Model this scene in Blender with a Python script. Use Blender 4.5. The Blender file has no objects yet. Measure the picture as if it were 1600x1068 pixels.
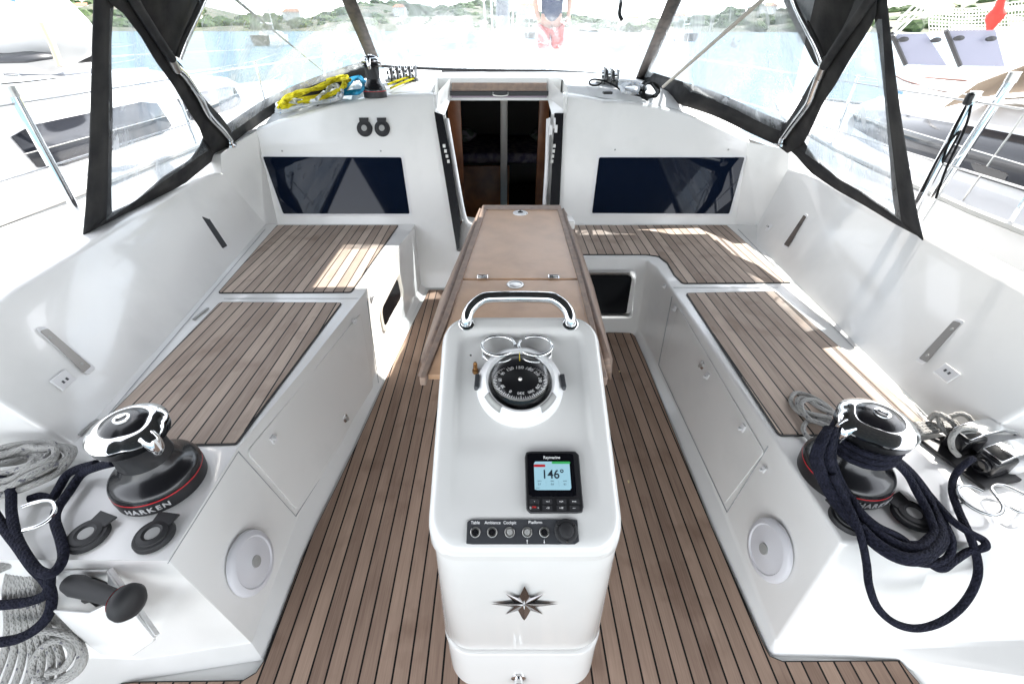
import bpy, math, random
from mathutils import Vector, Matrix
random.seed(7)
R = math.radians
scene = bpy.context.scene
col = scene.collection
# ---------------------------------------------------------------- camera
F, CX, CY, HZ, H = 703.0, 783.0, 532.0, 43.0, 1.6
TH = math.atan((CY-HZ)/F)
CT, ST = math.cos(TH), math.sin(TH)
cam = bpy.data.objects.new('camera', bpy.data.cameras.new('camera'))
col.objects.link(cam)
cam.location = (0, 0, H)
cam.rotation_euler = (math.pi/2-TH, 0, 0)
cam.data.sensor_width = 36
cam.data.lens = F/1600*36
cam.data.shift_x = (800-CX)/1600
cam.data.shift_y = -(534-CY)/1600
cam.data.clip_start = .02
cam.data.clip_end = 5000
scene.camera = cam
# ---------------------------------------------------------------- light
SUN = Vector((.65, .60, 1.0)).normalized()
w = bpy.data.worlds.new('World'); scene.world = w; w.use_nodes = True
nt = w.node_tree
sky = nt.nodes.new('ShaderNodeTexSky'); sky.sky_type = 'NISHITA'; sky.sun_disc = False
sky.sun_elevation = math.asin(SUN.z); sky.sun_rotation = math.atan2(SUN.x, SUN.y)
sky.dust_density = .6; sky.ozone_density = 1.0
bg = nt.nodes['Background']; bg.inputs[1].default_value = .15
hs_ = nt.nodes.new('ShaderNodeHueSaturation'); hs_.inputs['Saturation'].default_value = .20   # thin bright haze over the blue
nt.links.new(sky.outputs[0], hs_.inputs['Color']); nt.links.new(hs_.outputs[0], bg.inputs[0])
sl = bpy.data.lights.new('sun', 'SUN'); sl.energy = 2.0; sl.angle = R(.5); sl.color = (1, .95, .88)
so = bpy.data.objects.new('sun', sl); col.objects.link(so)
so.rotation_euler = SUN.to_track_quat('Z', 'Y').to_euler()
scene.view_settings.view_transform = 'Standard'
scene.view_settings.look = 'None'
scene.view_settings.exposure = 2.62
scene.view_settings.gamma = 1
scene.render.engine = 'CYCLES'
scene.cycles.max_bounces = 10
scene.cycles.transparent_max_bounces = 16
scene.cycles.caustics_reflective = False
scene.cycles.caustics_refractive = False
# ---------------------------------------------------------------- placing helpers
def ray(px, py):
    u = (px-CX)/F; v = (py-CY)/F
    return Vector((u, CT-v*ST, -ST-v*CT))
O = Vector((0, 0, H))
def hit(px, py, n, p0):
    d = ray(px, py); n = Vector(n)
    t = (Vector(p0)-O).dot(n)/d.dot(n)
    return O+d*t
def P(px, py, z=0.): return hit(px, py, (0, 0, 1), (0, 0, z))
def PX(px, py, x): return hit(px, py, (1, 0, 0), (x, 0, 0))
def PY(px, py, y): return hit(px, py, (0, 1, 0), (0, y, 0))
BK = .4
BN = Vector((0, 1, -BK)).normalized()            # bulkhead plane Y = 2.99+.4z
def PB(px, py, off=0.): return hit(px, py, BN, Vector((0, 2.99, 0))-BN*off)
def PS(px, py, off=0.):                           # sprayhood side plane, |x| = 1.85-.45(z-.85)
    s = 1 if px > CX else -1
    n = Vector((s, 0, .45)).normalized()
    return hit(px, py, n, Vector((s*1.85, 0, .85))-n*off)
AL = math.atan(.458)
HN = Vector((0, -math.sin(AL), math.cos(AL)))
def PT(px, py, off=0.): return hit(px, py, HN, Vector((0, .576, .61))+HN*off)   # pedestal top plane
def interp(t, tab):
    if t <= tab[0][0]: return tab[0][1]
    for (a, b), (c, d) in zip(tab, tab[1:]):
        if t <= c: return b+(d-b)*(t-a)/(c-a)
    return tab[-1][1]
CAMB = [(0, 1.265), (.45, 1.252), (.64, 1.234), (.94, 1.193), (1.15, 1.135), (1.40, 1.054), (1.71, .955), (2.0, .85)]
CAMF = [(0, 1.30), (.64, 1.28), (.94, 1.26), (1.15, 1.23), (1.40, 1.18), (1.71, 1.08), (1.95, .98), (2.1, .80)]
def zroof(x, y):
    t = max(0, min(1, (y-3.45)/.40)); a = interp(abs(x-.02), CAMB); b = interp(abs(x-.02), CAMF)
    return a+(b-a)*t*(2-t)+.015*(min(y, 7.5)-3.48)
def PR(px, py, dz=0.):
    z = 1.2
    for _ in range(30):
        p = P(px, py, z); z = .5*z+.5*(zroof(p.x, p.y)+dz)
    return P(px, py, z)
# ---------------------------------------------------------------- mesh builder
class MB:
    def __init__(s): s.v = []; s.f = []; s.uv = []; s.hasuv = False
    def vert(s, p): s.v.append(tuple(p)); return len(s.v)-1
    def face(s, idx, uv=None):
        s.f.append(tuple(idx)); s.uv.append(uv)
        if uv: s.hasuv = True
    def poly(s, pts): s.face([s.vert(p) for p in pts])
    def grid(s, rows, close=False, skip=None):
        n = len(rows[0]); ids = [[s.vert(p) for p in r] for r in rows]
        for i in range(len(rows)-1):
            for j in range(n if close else n-1):
                if skip and skip(i, j): continue
                k = (j+1) % n
                s.face((ids[i][j], ids[i][k], ids[i+1][k], ids[i+1][j]))
        return ids
    def box(s, c, d, m=None):
        c = Vector(c); b = len(s.v)
        for x in (-.5, .5):
            for y in (-.5, .5):
                for z in (-.5, .5):
                    q = Vector((x*d[0], y*d[1], z*d[2]))
                    if m is not None: q = m @ q
                    s.v.append(tuple(c+q))
        for q in ((0,1,3,2),(4,6,7,5),(0,4,5,1),(2,3,7,6),(0,2,6,4),(1,5,7,3)): s.face([b+i for i in q])
    def prism(s, pts, vec):
        vec = Vector(vec); a = [s.vert(p) for p in pts]; b = [s.vert(Vector(p)+vec) for p in pts]
        s.face(a[::-1]); s.face(b); n = len(a)
        for i in range(n): s.face((a[i], a[(i+1) % n], b[(i+1) % n], b[i]))
    def lathe(s, prof, m=None, n=40, rmod=None, cap=True):
        m = m or Matrix.Identity(4); rows = []
        for r, z in prof:
            row = []
            for k in range(n):
                a = 2*math.pi*k/n
                rr = r*(rmod(a, z) if rmod else 1)
                row.append(m @ Vector((rr*math.cos(a), rr*math.sin(a), z)))
            rows.append(row)
        ids = s.grid(rows, close=True)
        if cap and prof[0][0] > 0: s.face(ids[0][::-1])
        if cap and prof[-1][0] > 0: s.face(ids[-1])
    def tube(s, pts, r, n=8, closed=False, cap=True):
        pts = [Vector(p) for p in pts]; N = len(pts); rs = r if isinstance(r, (list, tuple)) else [r]*N
        tang = []
        for i in range(N):
            a = pts[i-1] if (i > 0 or closed) else pts[i]
            b = pts[(i+1) % N] if (i < N-1 or closed) else pts[i]
            t = b-a
            tang.append(t.normalized() if t.length > 1e-9 else Vector((0, 0, 1)))
        ref = Vector((0, 0, 1)) if abs(tang[0].z) < .9 else Vector((1, 0, 0))
        nr = (ref-tang[0]*ref.dot(tang[0])).normalized(); rings = []; L = 0; Ls = []
        for i in range(N):
            nr = nr-tang[i]*nr.dot(tang[i])
            nr = nr.normalized() if nr.length > 1e-6 else tang[i].orthogonal().normalized()
            bi = tang[i].cross(nr)
            if i: L += (pts[i]-pts[i-1]).length
            Ls.append(L)
            rings.append([s.vert(pts[i]+(nr*math.cos(2*math.pi*k/n)+bi*math.sin(2*math.pi*k/n))*rs[i]) for k in range(n)])
        M = N if closed else N-1
        for i in range(M):
            A = rings[i]; B = rings[(i+1) % N]; la = Ls[i]; lb = Ls[i+1] if i+1 < N else L+(pts[0]-pts[-1]).length
            for k in range(n):
                k2 = (k+1) % n
                s.face((A[k], A[k2], B[k2], B[k]), ((k/n, la), ((k+1)/n, la), ((k+1)/n, lb), (k/n, lb)))
        if cap and not closed: s.face(rings[0][::-1]); s.face(rings[-1])
def cat(pts, k=6, closed=False):
    pts = [Vector(p) for p in pts]; n = len(pts); out = []
    for i in range(n if closed else n-1):
        p0 = pts[i-1] if (i > 0 or closed) else pts[0]*2-pts[1]
        p1 = pts[i]; p2 = pts[(i+1) % n]
        p3 = pts[(i+2) % n] if (i+2 < n or closed) else p2*2-p1
        for j in range(k):
            t = j/k
            out.append(.5*((2*p1)+(p2-p0)*t+(2*p0-5*p1+4*p2-p3)*t*t+(3*p1-p0-3*p2+p3)*t**3))
    if not closed: out.append(pts[-1])
    return out
def resamp(pts, n):
    pts = [Vector(p) for p in pts]; L = [0]
    for a, b in zip(pts, pts[1:]): L.append(L[-1]+(b-a).length)
    out = []
    for i in range(n):
        t = L[-1]*i/(n-1)
        for j in range(len(pts)-1):
            if t <= L[j+1]+1e-9:
                q = (t-L[j])/max(1e-9, L[j+1]-L[j]); out.append(pts[j].lerp(pts[j+1], q)); break
    return out
def frame(o, z, x=(1, 0, 0)):
    z = Vector(z).normalized(); x = Vector(x); x = (x-z*x.dot(z)).normalized(); y = z.cross(x)
    m = Matrix((x, y, z)).transposed().to_4x4(); m.translation = Vector(o); return m
def thing(name, label, cat_, loc=(0, 0, 0), group=None):
    o = bpy.data.objects.new(name, None); col.objects.link(o); o.location = loc; o.empty_display_size = .05
    o['label'] = label; o['category'] = cat_
    if group: o['group'] = group
    return o
def adopt(o, parent):
    o.parent = parent
    if parent.type == 'EMPTY': o.matrix_parent_inverse = Matrix.Translation(-parent.location)
def obj(name, mb, mat, parent=None, bevel=0, seg=3, sub=0, smooth=40, solid=0, label=None, weld=False):
    me = bpy.data.meshes.new(name); me.from_pydata(mb.v, [], mb.f)
    if mb.hasuv:
        ul = me.uv_layers.new(name='UVMap'); i = 0
        for f, uv in zip(mb.f, mb.uv):
            for k in range(len(f)):
                ul.data[i].uv = uv[k] if uv else (0, 0); i += 1
    me.materials.append(mat); me.validate(); me.update()
    import bmesh
    bm = bmesh.new(); bm.from_mesh(me)
    if weld: bmesh.ops.remove_doubles(bm, verts=bm.verts, dist=1e-4)
    bmesh.ops.recalc_face_normals(bm, faces=bm.faces); bm.to_mesh(me); bm.free()
    if smooth:
        for p in me.polygons: p.use_smooth = True
        me.set_sharp_from_angle(angle=R(smooth))
    o = bpy.data.objects.new(name, me); col.objects.link(o)
    if parent: adopt(o, parent)
    if solid:
        m = o.modifiers.new('solid', 'SOLIDIFY'); m.thickness = solid; m.offset = 0
    if bevel:
        m = o.modifiers.new('bevel', 'BEVEL'); m.width = bevel; m.segments = seg; m.limit_method = 'ANGLE'; m.angle_limit = R(25); m.harden_normals = False
        for p in me.polygons: p.use_smooth = True
        me.set_sharp_from_angle(angle=R(180)) if bevel > .004 else None
    if sub:
        m = o.modifiers.new('sub', 'SUBSURF'); m.levels = sub; m.render_levels = sub
    if label: o['label'] = label
    return o
def tag(o, label, cat_, group=None, kind=None):
    if label: o['label'] = label
    if cat_: o['category'] = cat_
    if group: o['group'] = group
    if kind: o['kind'] = kind
    return o
def copy_tree(o, parent=None):
    c = o.copy(); col.objects.link(c)
    if parent: c.parent = parent
    for ch in list(o.children): copy_tree(ch, c)
    return c
def text(name, s, size, m, mat, parent=None, ext=.0004, align='CENTER', bold=0.):
    cu = bpy.data.curves.new(name, 'FONT'); cu.body = s; cu.size = size; cu.align_x = align; cu.align_y = 'CENTER'
    cu.extrude = ext; cu.offset = bold*size
    t = bpy.data.objects.new('tmp', cu); me = bpy.data.meshes.new_from_object(t)
    bpy.data.objects.remove(t)
    me.transform(m); me.materials.clear(); me.materials.append(mat)
    o = bpy.data.objects.new(name, me); col.objects.link(o)
    if parent: adopt(o, parent)
    return o
# ---------------------------------------------------------------- materials
def mat(name, base, rough=.5, metal=0., coat=0., spec=.5, noise=None, bump=None, emis=None):
    m = bpy.data.materials.new(name); m.use_nodes = True; n = m.node_tree.nodes; l = m.node_tree.links
    b = n['Principled BSDF']
    b.inputs['Base Color'].default_value = (*base, 1); b.inputs['Roughness'].default_value = rough
    b.inputs['Metallic'].default_value = metal; b.inputs['Coat Weight'].default_value = coat
    b.inputs['Coat Roughness'].default_value = .05
    b.inputs['Specular IOR Level'].default_value = spec
    tc = n.new('ShaderNodeTexCoord')
    if noise:   # (scale, other colour, low, high)
        t = n.new('ShaderNodeTexNoise'); t.inputs['Scale'].default_value = noise[0]; t.inputs['Detail'].default_value = 6
        l.new(tc.outputs['Object'], t.inputs['Vector'])
        r = n.new('ShaderNodeMapRange'); r.inputs[1].default_value = noise[2]; r.inputs[2].default_value = noise[3]
        l.new(t.outputs[0], r.inputs[0])
        x = n.new('ShaderNodeMix'); x.data_type = 'RGBA'
        x.inputs[6].default_value = (*base, 1); x.inputs[7].default_value = (*noise[1], 1)
        l.new(r.outputs[0], x.inputs[0]); l.new(x.outputs[2], b.inputs['Base Color'])
    if bump:
        t = n.new('ShaderNodeTexNoise'); t.inputs['Scale'].default_value = bump[0]; t.inputs['Detail'].default_value = 3
        l.new(tc.outputs['Object'], t.inputs['Vector'])
        bp = n.new('ShaderNodeBump'); bp.inputs['Strength'].default_value = bump[1]; bp.inputs['Distance'].default_value = .01
        l.new(t.outputs[0], bp.inputs['Height']); l.new(bp.outputs[0], b.inputs['Normal'])
    if emis:
        b.inputs['Emission Color'].default_value = (*emis[0], 1); b.inputs['Emission Strength'].default_value = emis[1]
    return m
def mathn(n, l, op, a, b=None):
    x = n.new('ShaderNodeMath'); x.operation = op
    for i, q in enumerate((a, b)):
        if q is None: continue
        if isinstance(q, (int, float)): x.inputs[i].default_value = q
        else: l.new(q, x.inputs[i])
    return x.outputs[0]
def mixc(n, l, f, a, b):
    x = n.new('ShaderNodeMix'); x.data_type = 'RGBA'
    for k, q in ((0, f), (6, a), (7, b)):
        if isinstance(q, (int, float)): x.inputs[k].default_value = q
        elif isinstance(q, tuple): x.inputs[k].default_value = (*q, 1)
        else: l.new(q, x.inputs[k])
    return x.outputs[2]
def teak(name, c1, c2, pitch, offs, caulk=.0048):
    m = bpy.data.materials.new(name); m.use_nodes = True; n = m.node_tree.nodes; l = m.node_tree.links
    b = n['Principled BSDF']; b.inputs['Specular IOR Level'].default_value = .25
    tc = n.new('ShaderNodeTexCoord'); sx = n.new('ShaderNodeSeparateXYZ'); l.new(tc.outputs['Object'], sx.inputs[0])
    q = mathn(n, l, 'SUBTRACT', mathn(n, l, 'DIVIDE', sx.outputs[0], pitch), offs)
    fr = mathn(n, l, 'FRACT', q); fl = mathn(n, l, 'FLOOR', q)
    seam = mathn(n, l, 'LESS_THAN', mathn(n, l, 'MULTIPLY', fr, pitch), caulk)
    wn = n.new('ShaderNodeTexWhiteNoise'); wn.noise_dimensions = '1D'; l.new(fl, wn.inputs['W'])
    # grain: stretched along the planks, shifted per plank
    cx = n.new('ShaderNodeCombineXYZ')
    l.new(mathn(n, l, 'MULTIPLY', sx.outputs[0], 260.), cx.inputs[0])
    l.new(mathn(n, l, 'ADD', mathn(n, l, 'MULTIPLY', sx.outputs[1], 7.), mathn(n, l, 'MULTIPLY', wn.outputs[0], 50.)), cx.inputs[1])
    g = n.new('ShaderNodeTexNoise'); g.inputs['Scale'].default_value = 1.; g.inputs['Detail'].default_value = 5; l.new(cx.outputs[0], g.inputs['Vector'])
    cx2 = n.new('ShaderNodeCombineXYZ')
    l.new(mathn(n, l, 'MULTIPLY', sx.outputs[0], 14.), cx2.inputs[0])
    l.new(mathn(n, l, 'ADD', mathn(n, l, 'MULTIPLY', sx.outputs[1], 3.), mathn(n, l, 'MULTIPLY', wn.outputs[0], 31.)), cx2.inputs[1])
    g2 = n.new('ShaderNodeTexNoise'); g2.inputs['Scale'].default_value = 1.; g2.inputs['Detail'].default_value = 4; l.new(cx2.outputs[0], g2.inputs['Vector'])
    f = mathn(n, l, 'ADD', mathn(n, l, 'MULTIPLY', g.outputs[0], .55), mathn(n, l, 'MULTIPLY', g2.outputs[0], .55))
    f = mathn(n, l, 'ADD', f, mathn(n, l, 'MULTIPLY', mathn(n, l, 'SUBTRACT', wn.outputs[0], .5), .38))
    r = n.new('ShaderNodeMapRange'); r.inputs[1].default_value = .3; r.inputs[2].default_value = .8; l.new(f, r.inputs[0])
    c = mixc(n, l, r.outputs[0], c1, c2)
    st = n.new('ShaderNodeTexNoise'); st.inputs['Scale'].default_value = 5.5; st.inputs['Detail'].default_value = 4; l.new(tc.outputs['Object'], st.inputs['Vector'])
    sr = n.new('ShaderNodeMapRange'); sr.inputs[1].default_value = .55; sr.inputs[2].default_value = .72; l.new(st.outputs[0], sr.inputs[0])
    c = mixc(n, l, mathn(n, l, 'MULTIPLY', sr.outputs[0], .45), c, (c1[0]*.55, c1[1]*.45, c1[2]*.4))
    c = mixc(n, l, seam, c, (.006, .006, .006))
    l.new(c, b.inputs['Base Color'])
    l.new(mathn(n, l, 'SUBTRACT', .72, mathn(n, l, 'MULTIPLY', seam, .25)), b.inputs['Roughness'])
    h = mathn(n, l, 'SUBTRACT', mathn(n, l, 'MULTIPLY', g.outputs[0], .25), seam)
    bp = n.new('ShaderNodeBump'); bp.inputs['Strength'].default_value = .5; bp.inputs['Distance'].default_value = .0012
    l.new(h, bp.inputs['Height']); l.new(bp.outputs[0], b.inputs['Normal'])
    return m
def rope_mat(name, c, c2=None, freq=90., fleck=.5):
    m = bpy.data.materials.new(name); m.use_nodes = True; n = m.node_tree.nodes; l = m.node_tree.links
    b = n['Principled BSDF']; b.inputs['Roughness'].default_value = .85; b.inputs['Specular IOR Level'].default_value = .2
    b.inputs['Base Color'].default_value = (*c, 1)
    uv = n.new('ShaderNodeUVMap'); sx = n.new('ShaderNodeSeparateXYZ'); l.new(uv.outputs[0], sx.inputs[0])
    a = mathn(n, l, 'MULTIPLY', sx.outputs[0], 6.2832*6); v = mathn(n, l, 'MULTIPLY', sx.outputs[1], 6.2832*freq)
    w1 = mathn(n, l, 'SINE', mathn(n, l, 'ADD', a, v)); w2 = mathn(n, l, 'SINE', mathn(n, l, 'SUBTRACT', a, v))
    h = mathn(n, l, 'MAXIMUM', w1, w2)
    bp = n.new('ShaderNodeBump'); bp.inputs['Strength'].default_value = .8; bp.inputs['Distance'].default_value = .0015
    l.new(h, bp.inputs['Height']); l.new(bp.outputs[0], b.inputs['Normal'])
    if c2:
        cx = n.new('ShaderNodeCombineXYZ'); l.new(mathn(n, l, 'MULTIPLY', sx.outputs[0], 3.), cx.inputs[0]); l.new(mathn(n, l, 'MULTIPLY', sx.outputs[1], 42.), cx.inputs[1])
        t = n.new('ShaderNodeTexNoise'); t.inputs['Scale'].default_value = 1.; t.inputs['Detail'].default_value = 4; l.new(cx.outputs[0], t.inputs['Vector'])
        k = mathn(n, l, 'GREATER_THAN', t.outputs[0], fleck)
        l.new(mixc(n, l, k, c, c2), b.inputs['Base Color'])
    return m
def vinyl_mat(name, lo, hi, amt=1.0):
    m = bpy.data.materials.new(name); m.use_nodes = True; n = m.node_tree.nodes; l = m.node_tree.links
    n.remove(n['Principled BSDF']); out = n['Material Output']
    tr = n.new('ShaderNodeBsdfTransparent')
    tl = n.new('ShaderNodeBsdfTranslucent'); tl.inputs[0].default_value = (.55, .58, .60, 1)
    df = n.new('ShaderNodeBsdfDiffuse'); df.inputs[0].default_value = (.58, .61, .64, 1)
    gl = n.new('ShaderNodeBsdfGlossy'); gl.inputs['Roughness'].default_value = .12
    tc = n.new('ShaderNodeTexCoord'); mp = n.new('ShaderNodeMapping'); mp.inputs['Scale'].default_value = (1, 1, .35); mp.inputs['Rotation'].default_value = (.3, .4, .9)
    l.new(tc.outputs['Object'], mp.inputs[0])
    t1 = n.new('ShaderNodeTexNoise'); t1.inputs['Scale'].default_value = 2.6; t1.inputs['Detail'].default_value = 9; t1.inputs['Roughness'].default_value = .68; t1.inputs['Distortion'].default_value = 1.2
    l.new(mp.outputs[0], t1.inputs['Vector'])
    mp2 = n.new('ShaderNodeMapping'); mp2.inputs['Scale'].default_value = (16, 16, 1.2); mp2.inputs['Rotation'].default_value = (.5, -.5, .2)
    l.new(tc.outputs['Object'], mp2.inputs[0])
    t2 = n.new('ShaderNodeTexNoise'); t2.inputs['Scale'].default_value = 1.; t2.inputs['Detail'].default_value = 4; l.new(mp2.outputs[0], t2.inputs['Vector'])
    s1 = n.new('ShaderNodeMapRange'); s1.inputs[1].default_value = .40; s1.inputs[2].default_value = .64; s1.inputs[3].default_value = lo; s1.inputs[4].default_value = hi; l.new(t1.outputs[0], s1.inputs[0])
    t3 = n.new('ShaderNodeTexNoise'); t3.inputs['Scale'].default_value = 1.7; t3.inputs['Detail'].default_value = 8; t3.inputs['Distortion'].default_value = 2.5; l.new(mp.outputs[0], t3.inputs['Vector'])
    s3 = n.new('ShaderNodeMapRange'); s3.inputs[1].default_value = .42; s3.inputs[2].default_value = .62; l.new(t3.outputs[0], s3.inputs[0])
    l.new(mixc(n, l, s3.outputs[0], (.62, .70, .77), (.90, .93, .95)), tr.inputs[0])
    s2 = n.new('ShaderNodeMapRange'); s2.inputs[1].default_value = .60; s2.inputs[2].default_value = .66; s2.inputs[3].default_value = 0; s2.inputs[4].default_value = .45; l.new(t2.outputs[0], s2.inputs[0])
    f = mathn(n, l, 'MULTIPLY', mathn(n, l, 'ADD', s1.outputs[0], s2.outputs[0]), amt)
    a1 = n.new('ShaderNodeMixShader'); a1.inputs[0].default_value = .5; l.new(tl.outputs[0], a1.inputs[1]); l.new(df.outputs[0], a1.inputs[2])
    a2 = n.new('ShaderNodeMixShader'); l.new(f, a2.inputs[0]); l.new(tr.outputs[0], a2.inputs[1]); l.new(a1.outputs[0], a2.inputs[2])
    lw = n.new('ShaderNodeLayerWeight'); lw.inputs[0].default_value = .5; fr_ = mathn(n, l, 'ADD', .04, mathn(n, l, 'MULTIPLY', mathn(n, l, 'POWER', lw.outputs['Facing'], 4.), .8))
    bp = n.new('ShaderNodeBump'); bp.inputs['Strength'].default_value = .5; bp.inputs['Distance'].default_value = .03; l.new(t1.outputs[0], bp.inputs['Height'])
    l.new(bp.outputs[0], gl.inputs['Normal'])
    a3 = n.new('ShaderNodeMixShader'); l.new(fr_, a3.inputs[0]); l.new(a2.outputs[0], a3.inputs[1]); l.new(gl.outputs[0], a3.inputs[2])
    l.new(a3.outputs[0], out.inputs[0]); return m
def glass_mat(name, tint=(1, 1, 1), k=1.):
    m = bpy.data.materials.new(name); m.use_nodes = True; n = m.node_tree.nodes; l = m.node_tree.links
    n.remove(n['Principled BSDF']); out = n['Material Output']
    tr = n.new('ShaderNodeBsdfTransparent'); tr.inputs[0].default_value = (*tint, 1)
    gl = n.new('ShaderNodeBsdfGlossy'); gl.inputs['Roughness'].default_value = .02
    lw = n.new('ShaderNodeLayerWeight'); lw.inputs[0].default_value = .5; fr_ = mathn(n, l, 'ADD', .04, mathn(n, l, 'MULTIPLY', mathn(n, l, 'POWER', lw.outputs['Facing'], 4.), .9))
    a = n.new('ShaderNodeMixShader'); l.new(mathn(n, l, 'MULTIPLY', fr_, k), a.inputs[0]); l.new(tr.outputs[0], a.inputs[1]); l.new(gl.outputs[0], a.inputs[2])
    l.new(a.outputs[0], out.inputs[0]); return m
GEL = mat('gelcoat', (.84, .835, .82), .20, coat=.5, noise=(3., (.72, .72, .705), .5, .85), bump=(1.3, .012))
GELD = mat('gelcoat_floor_margin', (.76, .765, .75), .4, coat=.1, noise=(16., (.50, .46, .40), .62, .85))
GELR = mat('roof_gelcoat', (.74, .75, .76), .45, noise=(4., (.66, .66, .65), .5, .8))
PEDM = mat('pedestal_gelcoat', (.71, .705, .69), .18, coat=.5, noise=(4., (.66, .66, .645), .5, .85))
SEAL = mat('grey_sealant_groove', (.32, .33, .34), .6)
T_FLOOR = teak('floor_teak', (.255, .172, .13), (.47, .335, .255), .04977, .41, .0060)
T_BENCH = teak('bench_teak', (.33, .26, .215), (.58, .475, .40), .0538, .2, .0060)
CAULK = mat('black_caulk', (.012, .012, .012), .5)
TWOOD = mat('weathered_teak_edge', (.33, .235, .18), .6, noise=(30., (.22, .165, .14), .35, .7), bump=(60, .2))
TPLY = mat('table_top_laminate', (.56, .345, .21), .36, noise=(9., (.46, .28, .17), .4, .75), bump=(30, .05))
DWOOD = mat('cabin_wood', (.10, .035, .015), .35, noise=(8., (.05, .018, .009), .35, .7))
CANV = mat('charcoal_canvas', (.020, .020, .022), .8, spec=.3, noise=(7., (.065, .063, .060), .4, .85), bump=(9, .8))
TAPE = mat('grey_brown_batten', (.12, .095, .08), .6, noise=(25., (.06, .05, .045), .4, .7))
CHR = mat('polished_steel', (.82, .83, .84), .07, 1.)
STL = mat('brushed_steel', (.55, .54, .52), .35, 1.)
BLK = mat('black_anodised', (.010, .010, .012), .25, coat=.2)
BPL = mat('black_plastic', (.014, .014, .016), .4)
BRUB = mat('black_rubber', (.018, .018, .020), .6)
RED = mat('red_band', (.55, .02, .03), .4)
WHT = mat('white_plastic', (.76, .76, .77), .35)
LAV = mat('speaker_plastic', (.70, .70, .735), .45)
GRYP = mat('grey_plastic', (.35, .35, .34), .5)
DGRY = mat('dark_grey_plastic', (.05, .052, .058), .4)
TXT = mat('white_print', (.85, .85, .85), .5)
TXG = mat('grey_print', (.45, .45, .46), .5)
WIN = mat('tinted_window', (.003, .0065, .017), .04, spec=.35)
WIN2 = mat('black_window', (.004, .004, .005), .15, spec=.2)
BRASS = mat('corroded_brass', (.30, .16, .06), .4, .8, noise=(200, (.2, .08, .02), .4, .6))
R_NAVY = rope_mat('navy_rope', (.008, .009, .018), (.014, .015, .028), 60, .5)
R_GREY = rope_mat('grey_flecked_rope', (.42, .415, .40), (.17, .17, .19), 60, .64)
R_WHITE = rope_mat('white_blue_rope', (.72, .74, .76), (.25, .40, .62), 60, .62)
R_YEL = rope_mat('yellow_rope', (.72, .62, .02), (.50, .42, .02), 60, .6)
R_BLUE = rope_mat('blue_rope', (.01, .25, .42), (.02, .12, .22), 60, .6)
R_BLK = rope_mat('black_rope', (.012, .012, .013), (.10, .10, .10), 60, .7)
VIN = vinyl_mat('clear_vinyl', .18, .85, .9)
VINF = vinyl_mat('clear_front_vinyl', .10, .75, .75)
VINS = vinyl_mat('scratched_side_vinyl', .10, .62)
GLS = glass_mat('clear_glass')
ACR = glass_mat('smoked_acrylic', (.55, .50, .56), 1.2)
# ---------------------------------------------------------------- cockpit of the yacht
yacht = thing('sailing_yacht', 'white sailing yacht with teak laid cockpit, the one the picture is taken aboard', 'sailing yacht', (0, 0, -1))
def xbl(y): return -(1.475+(y-1.18)*.1187)
def xbr(y): return 1.568+(y-1.24)*.073
def xtl(y): return -(1.71+(y-1.4)*.104)
def xtr(y): return 1.836+(y-1.4)*.072
def roundpoly(pts, r, k=5):
    pts = [Vector(p) for p in pts]; out = []; n = len(pts)
    rs = r if isinstance(r, list) else [r]*n
    for i in range(n):
        p = pts[i]; a = pts[i-1]-p; b = pts[(i+1) % n]-p; q = min(rs[i], a.length*.45, b.length*.45)
        if q < 1e-4: out.append(p); continue
        A = p+a.normalized()*q; B = p+b.normalized()*q
        for j in range(k+1):
            t = j/k; out.append(A*(1-t)**2+p*2*t*(1-t)+B*t*t)
    return out
def inset(pts, d):
    c = sum(pts, Vector())/len(pts); n = len(pts); out = []
    area = sum(pts[i].x*pts[(i+1) % n].y-pts[(i+1) % n].x*pts[i].y for i in range(n))
    s = 1 if area > 0 else -1
    for i in range(n):
        e1 = (pts[i]-pts[i-1]); e2 = (pts[(i+1) % n]-pts[i])
        n1 = Vector((-e1.y, e1.x, 0)).normalized()*s; n2 = Vector((-e2.y, e2.x, 0)).normalized()*s
        b = n1+n2; b = b.normalized() if b.length > 1e-6 else n1
        out.append(pts[i]+b*d/max(.35, b.dot(n1)))
    return out
def teak_panel(name, pix, z, m, parent, r=.02, world=False, bord=.006):
    pts = roundpoly([Vector(p) if world else P(p[0], p[1], z) for p in pix], r)
    a = MB(); a.prism([p+Vector((0, 0, -.004)) for p in pts], (0, 0, .006)); obj(name+'_border', a, CAULK, parent)
    b = MB(); b.prism([p+Vector((0, 0, -.002)) for p in inset(pts, bord)], (0, 0, .006)); return obj(name, b, m, parent)
# floor sheet under everything (moulded margin) and its teak
mb = MB(); mb.poly([(-1.2, -1.2, -.004), (1.6, -1.2, -.004), (1.2, 3.0, -.004), (-1.0, 3.1, -.004)])
fl = obj('cockpit_floor', mb, GELD, yacht)
zf = .003
pix = [(670,453),(735,453),(735,520),(986,520),(992,525),(1011,569),(1065,704),(1110,817),(1194,1008),(1203,1024),(1222,1032),(1405,1031)]
pts = [P(a, b, zf) for a, b in pix]
pts += [P(1433,1063,zf), Vector((P(1500,1150,zf))), Vector((1.0,-.6,zf)), Vector((-.9,-.6,zf)), P(120,1075,zf), P(211,1064,zf), P(380,1062,zf), P(400,1050,zf), P(412,1032,zf), P(469,878,zf), P(492,826,zf), P(525,760,zf), P(555,698,zf), P(605,587,zf)]
a = MB(); a.prism([p+Vector((0,0,-.004)) for p in pts], (0,0,.006)); obj('teak_border', a, CAULK, fl)
b = MB(); b.prism([p+Vector((0,0,-.002)) for p in inset(pts, .004)], (0,0,.006)); obj('floor_teak', b, T_FLOOR, fl)
def V3(x, y, z): return Vector((x, y, z))
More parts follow.
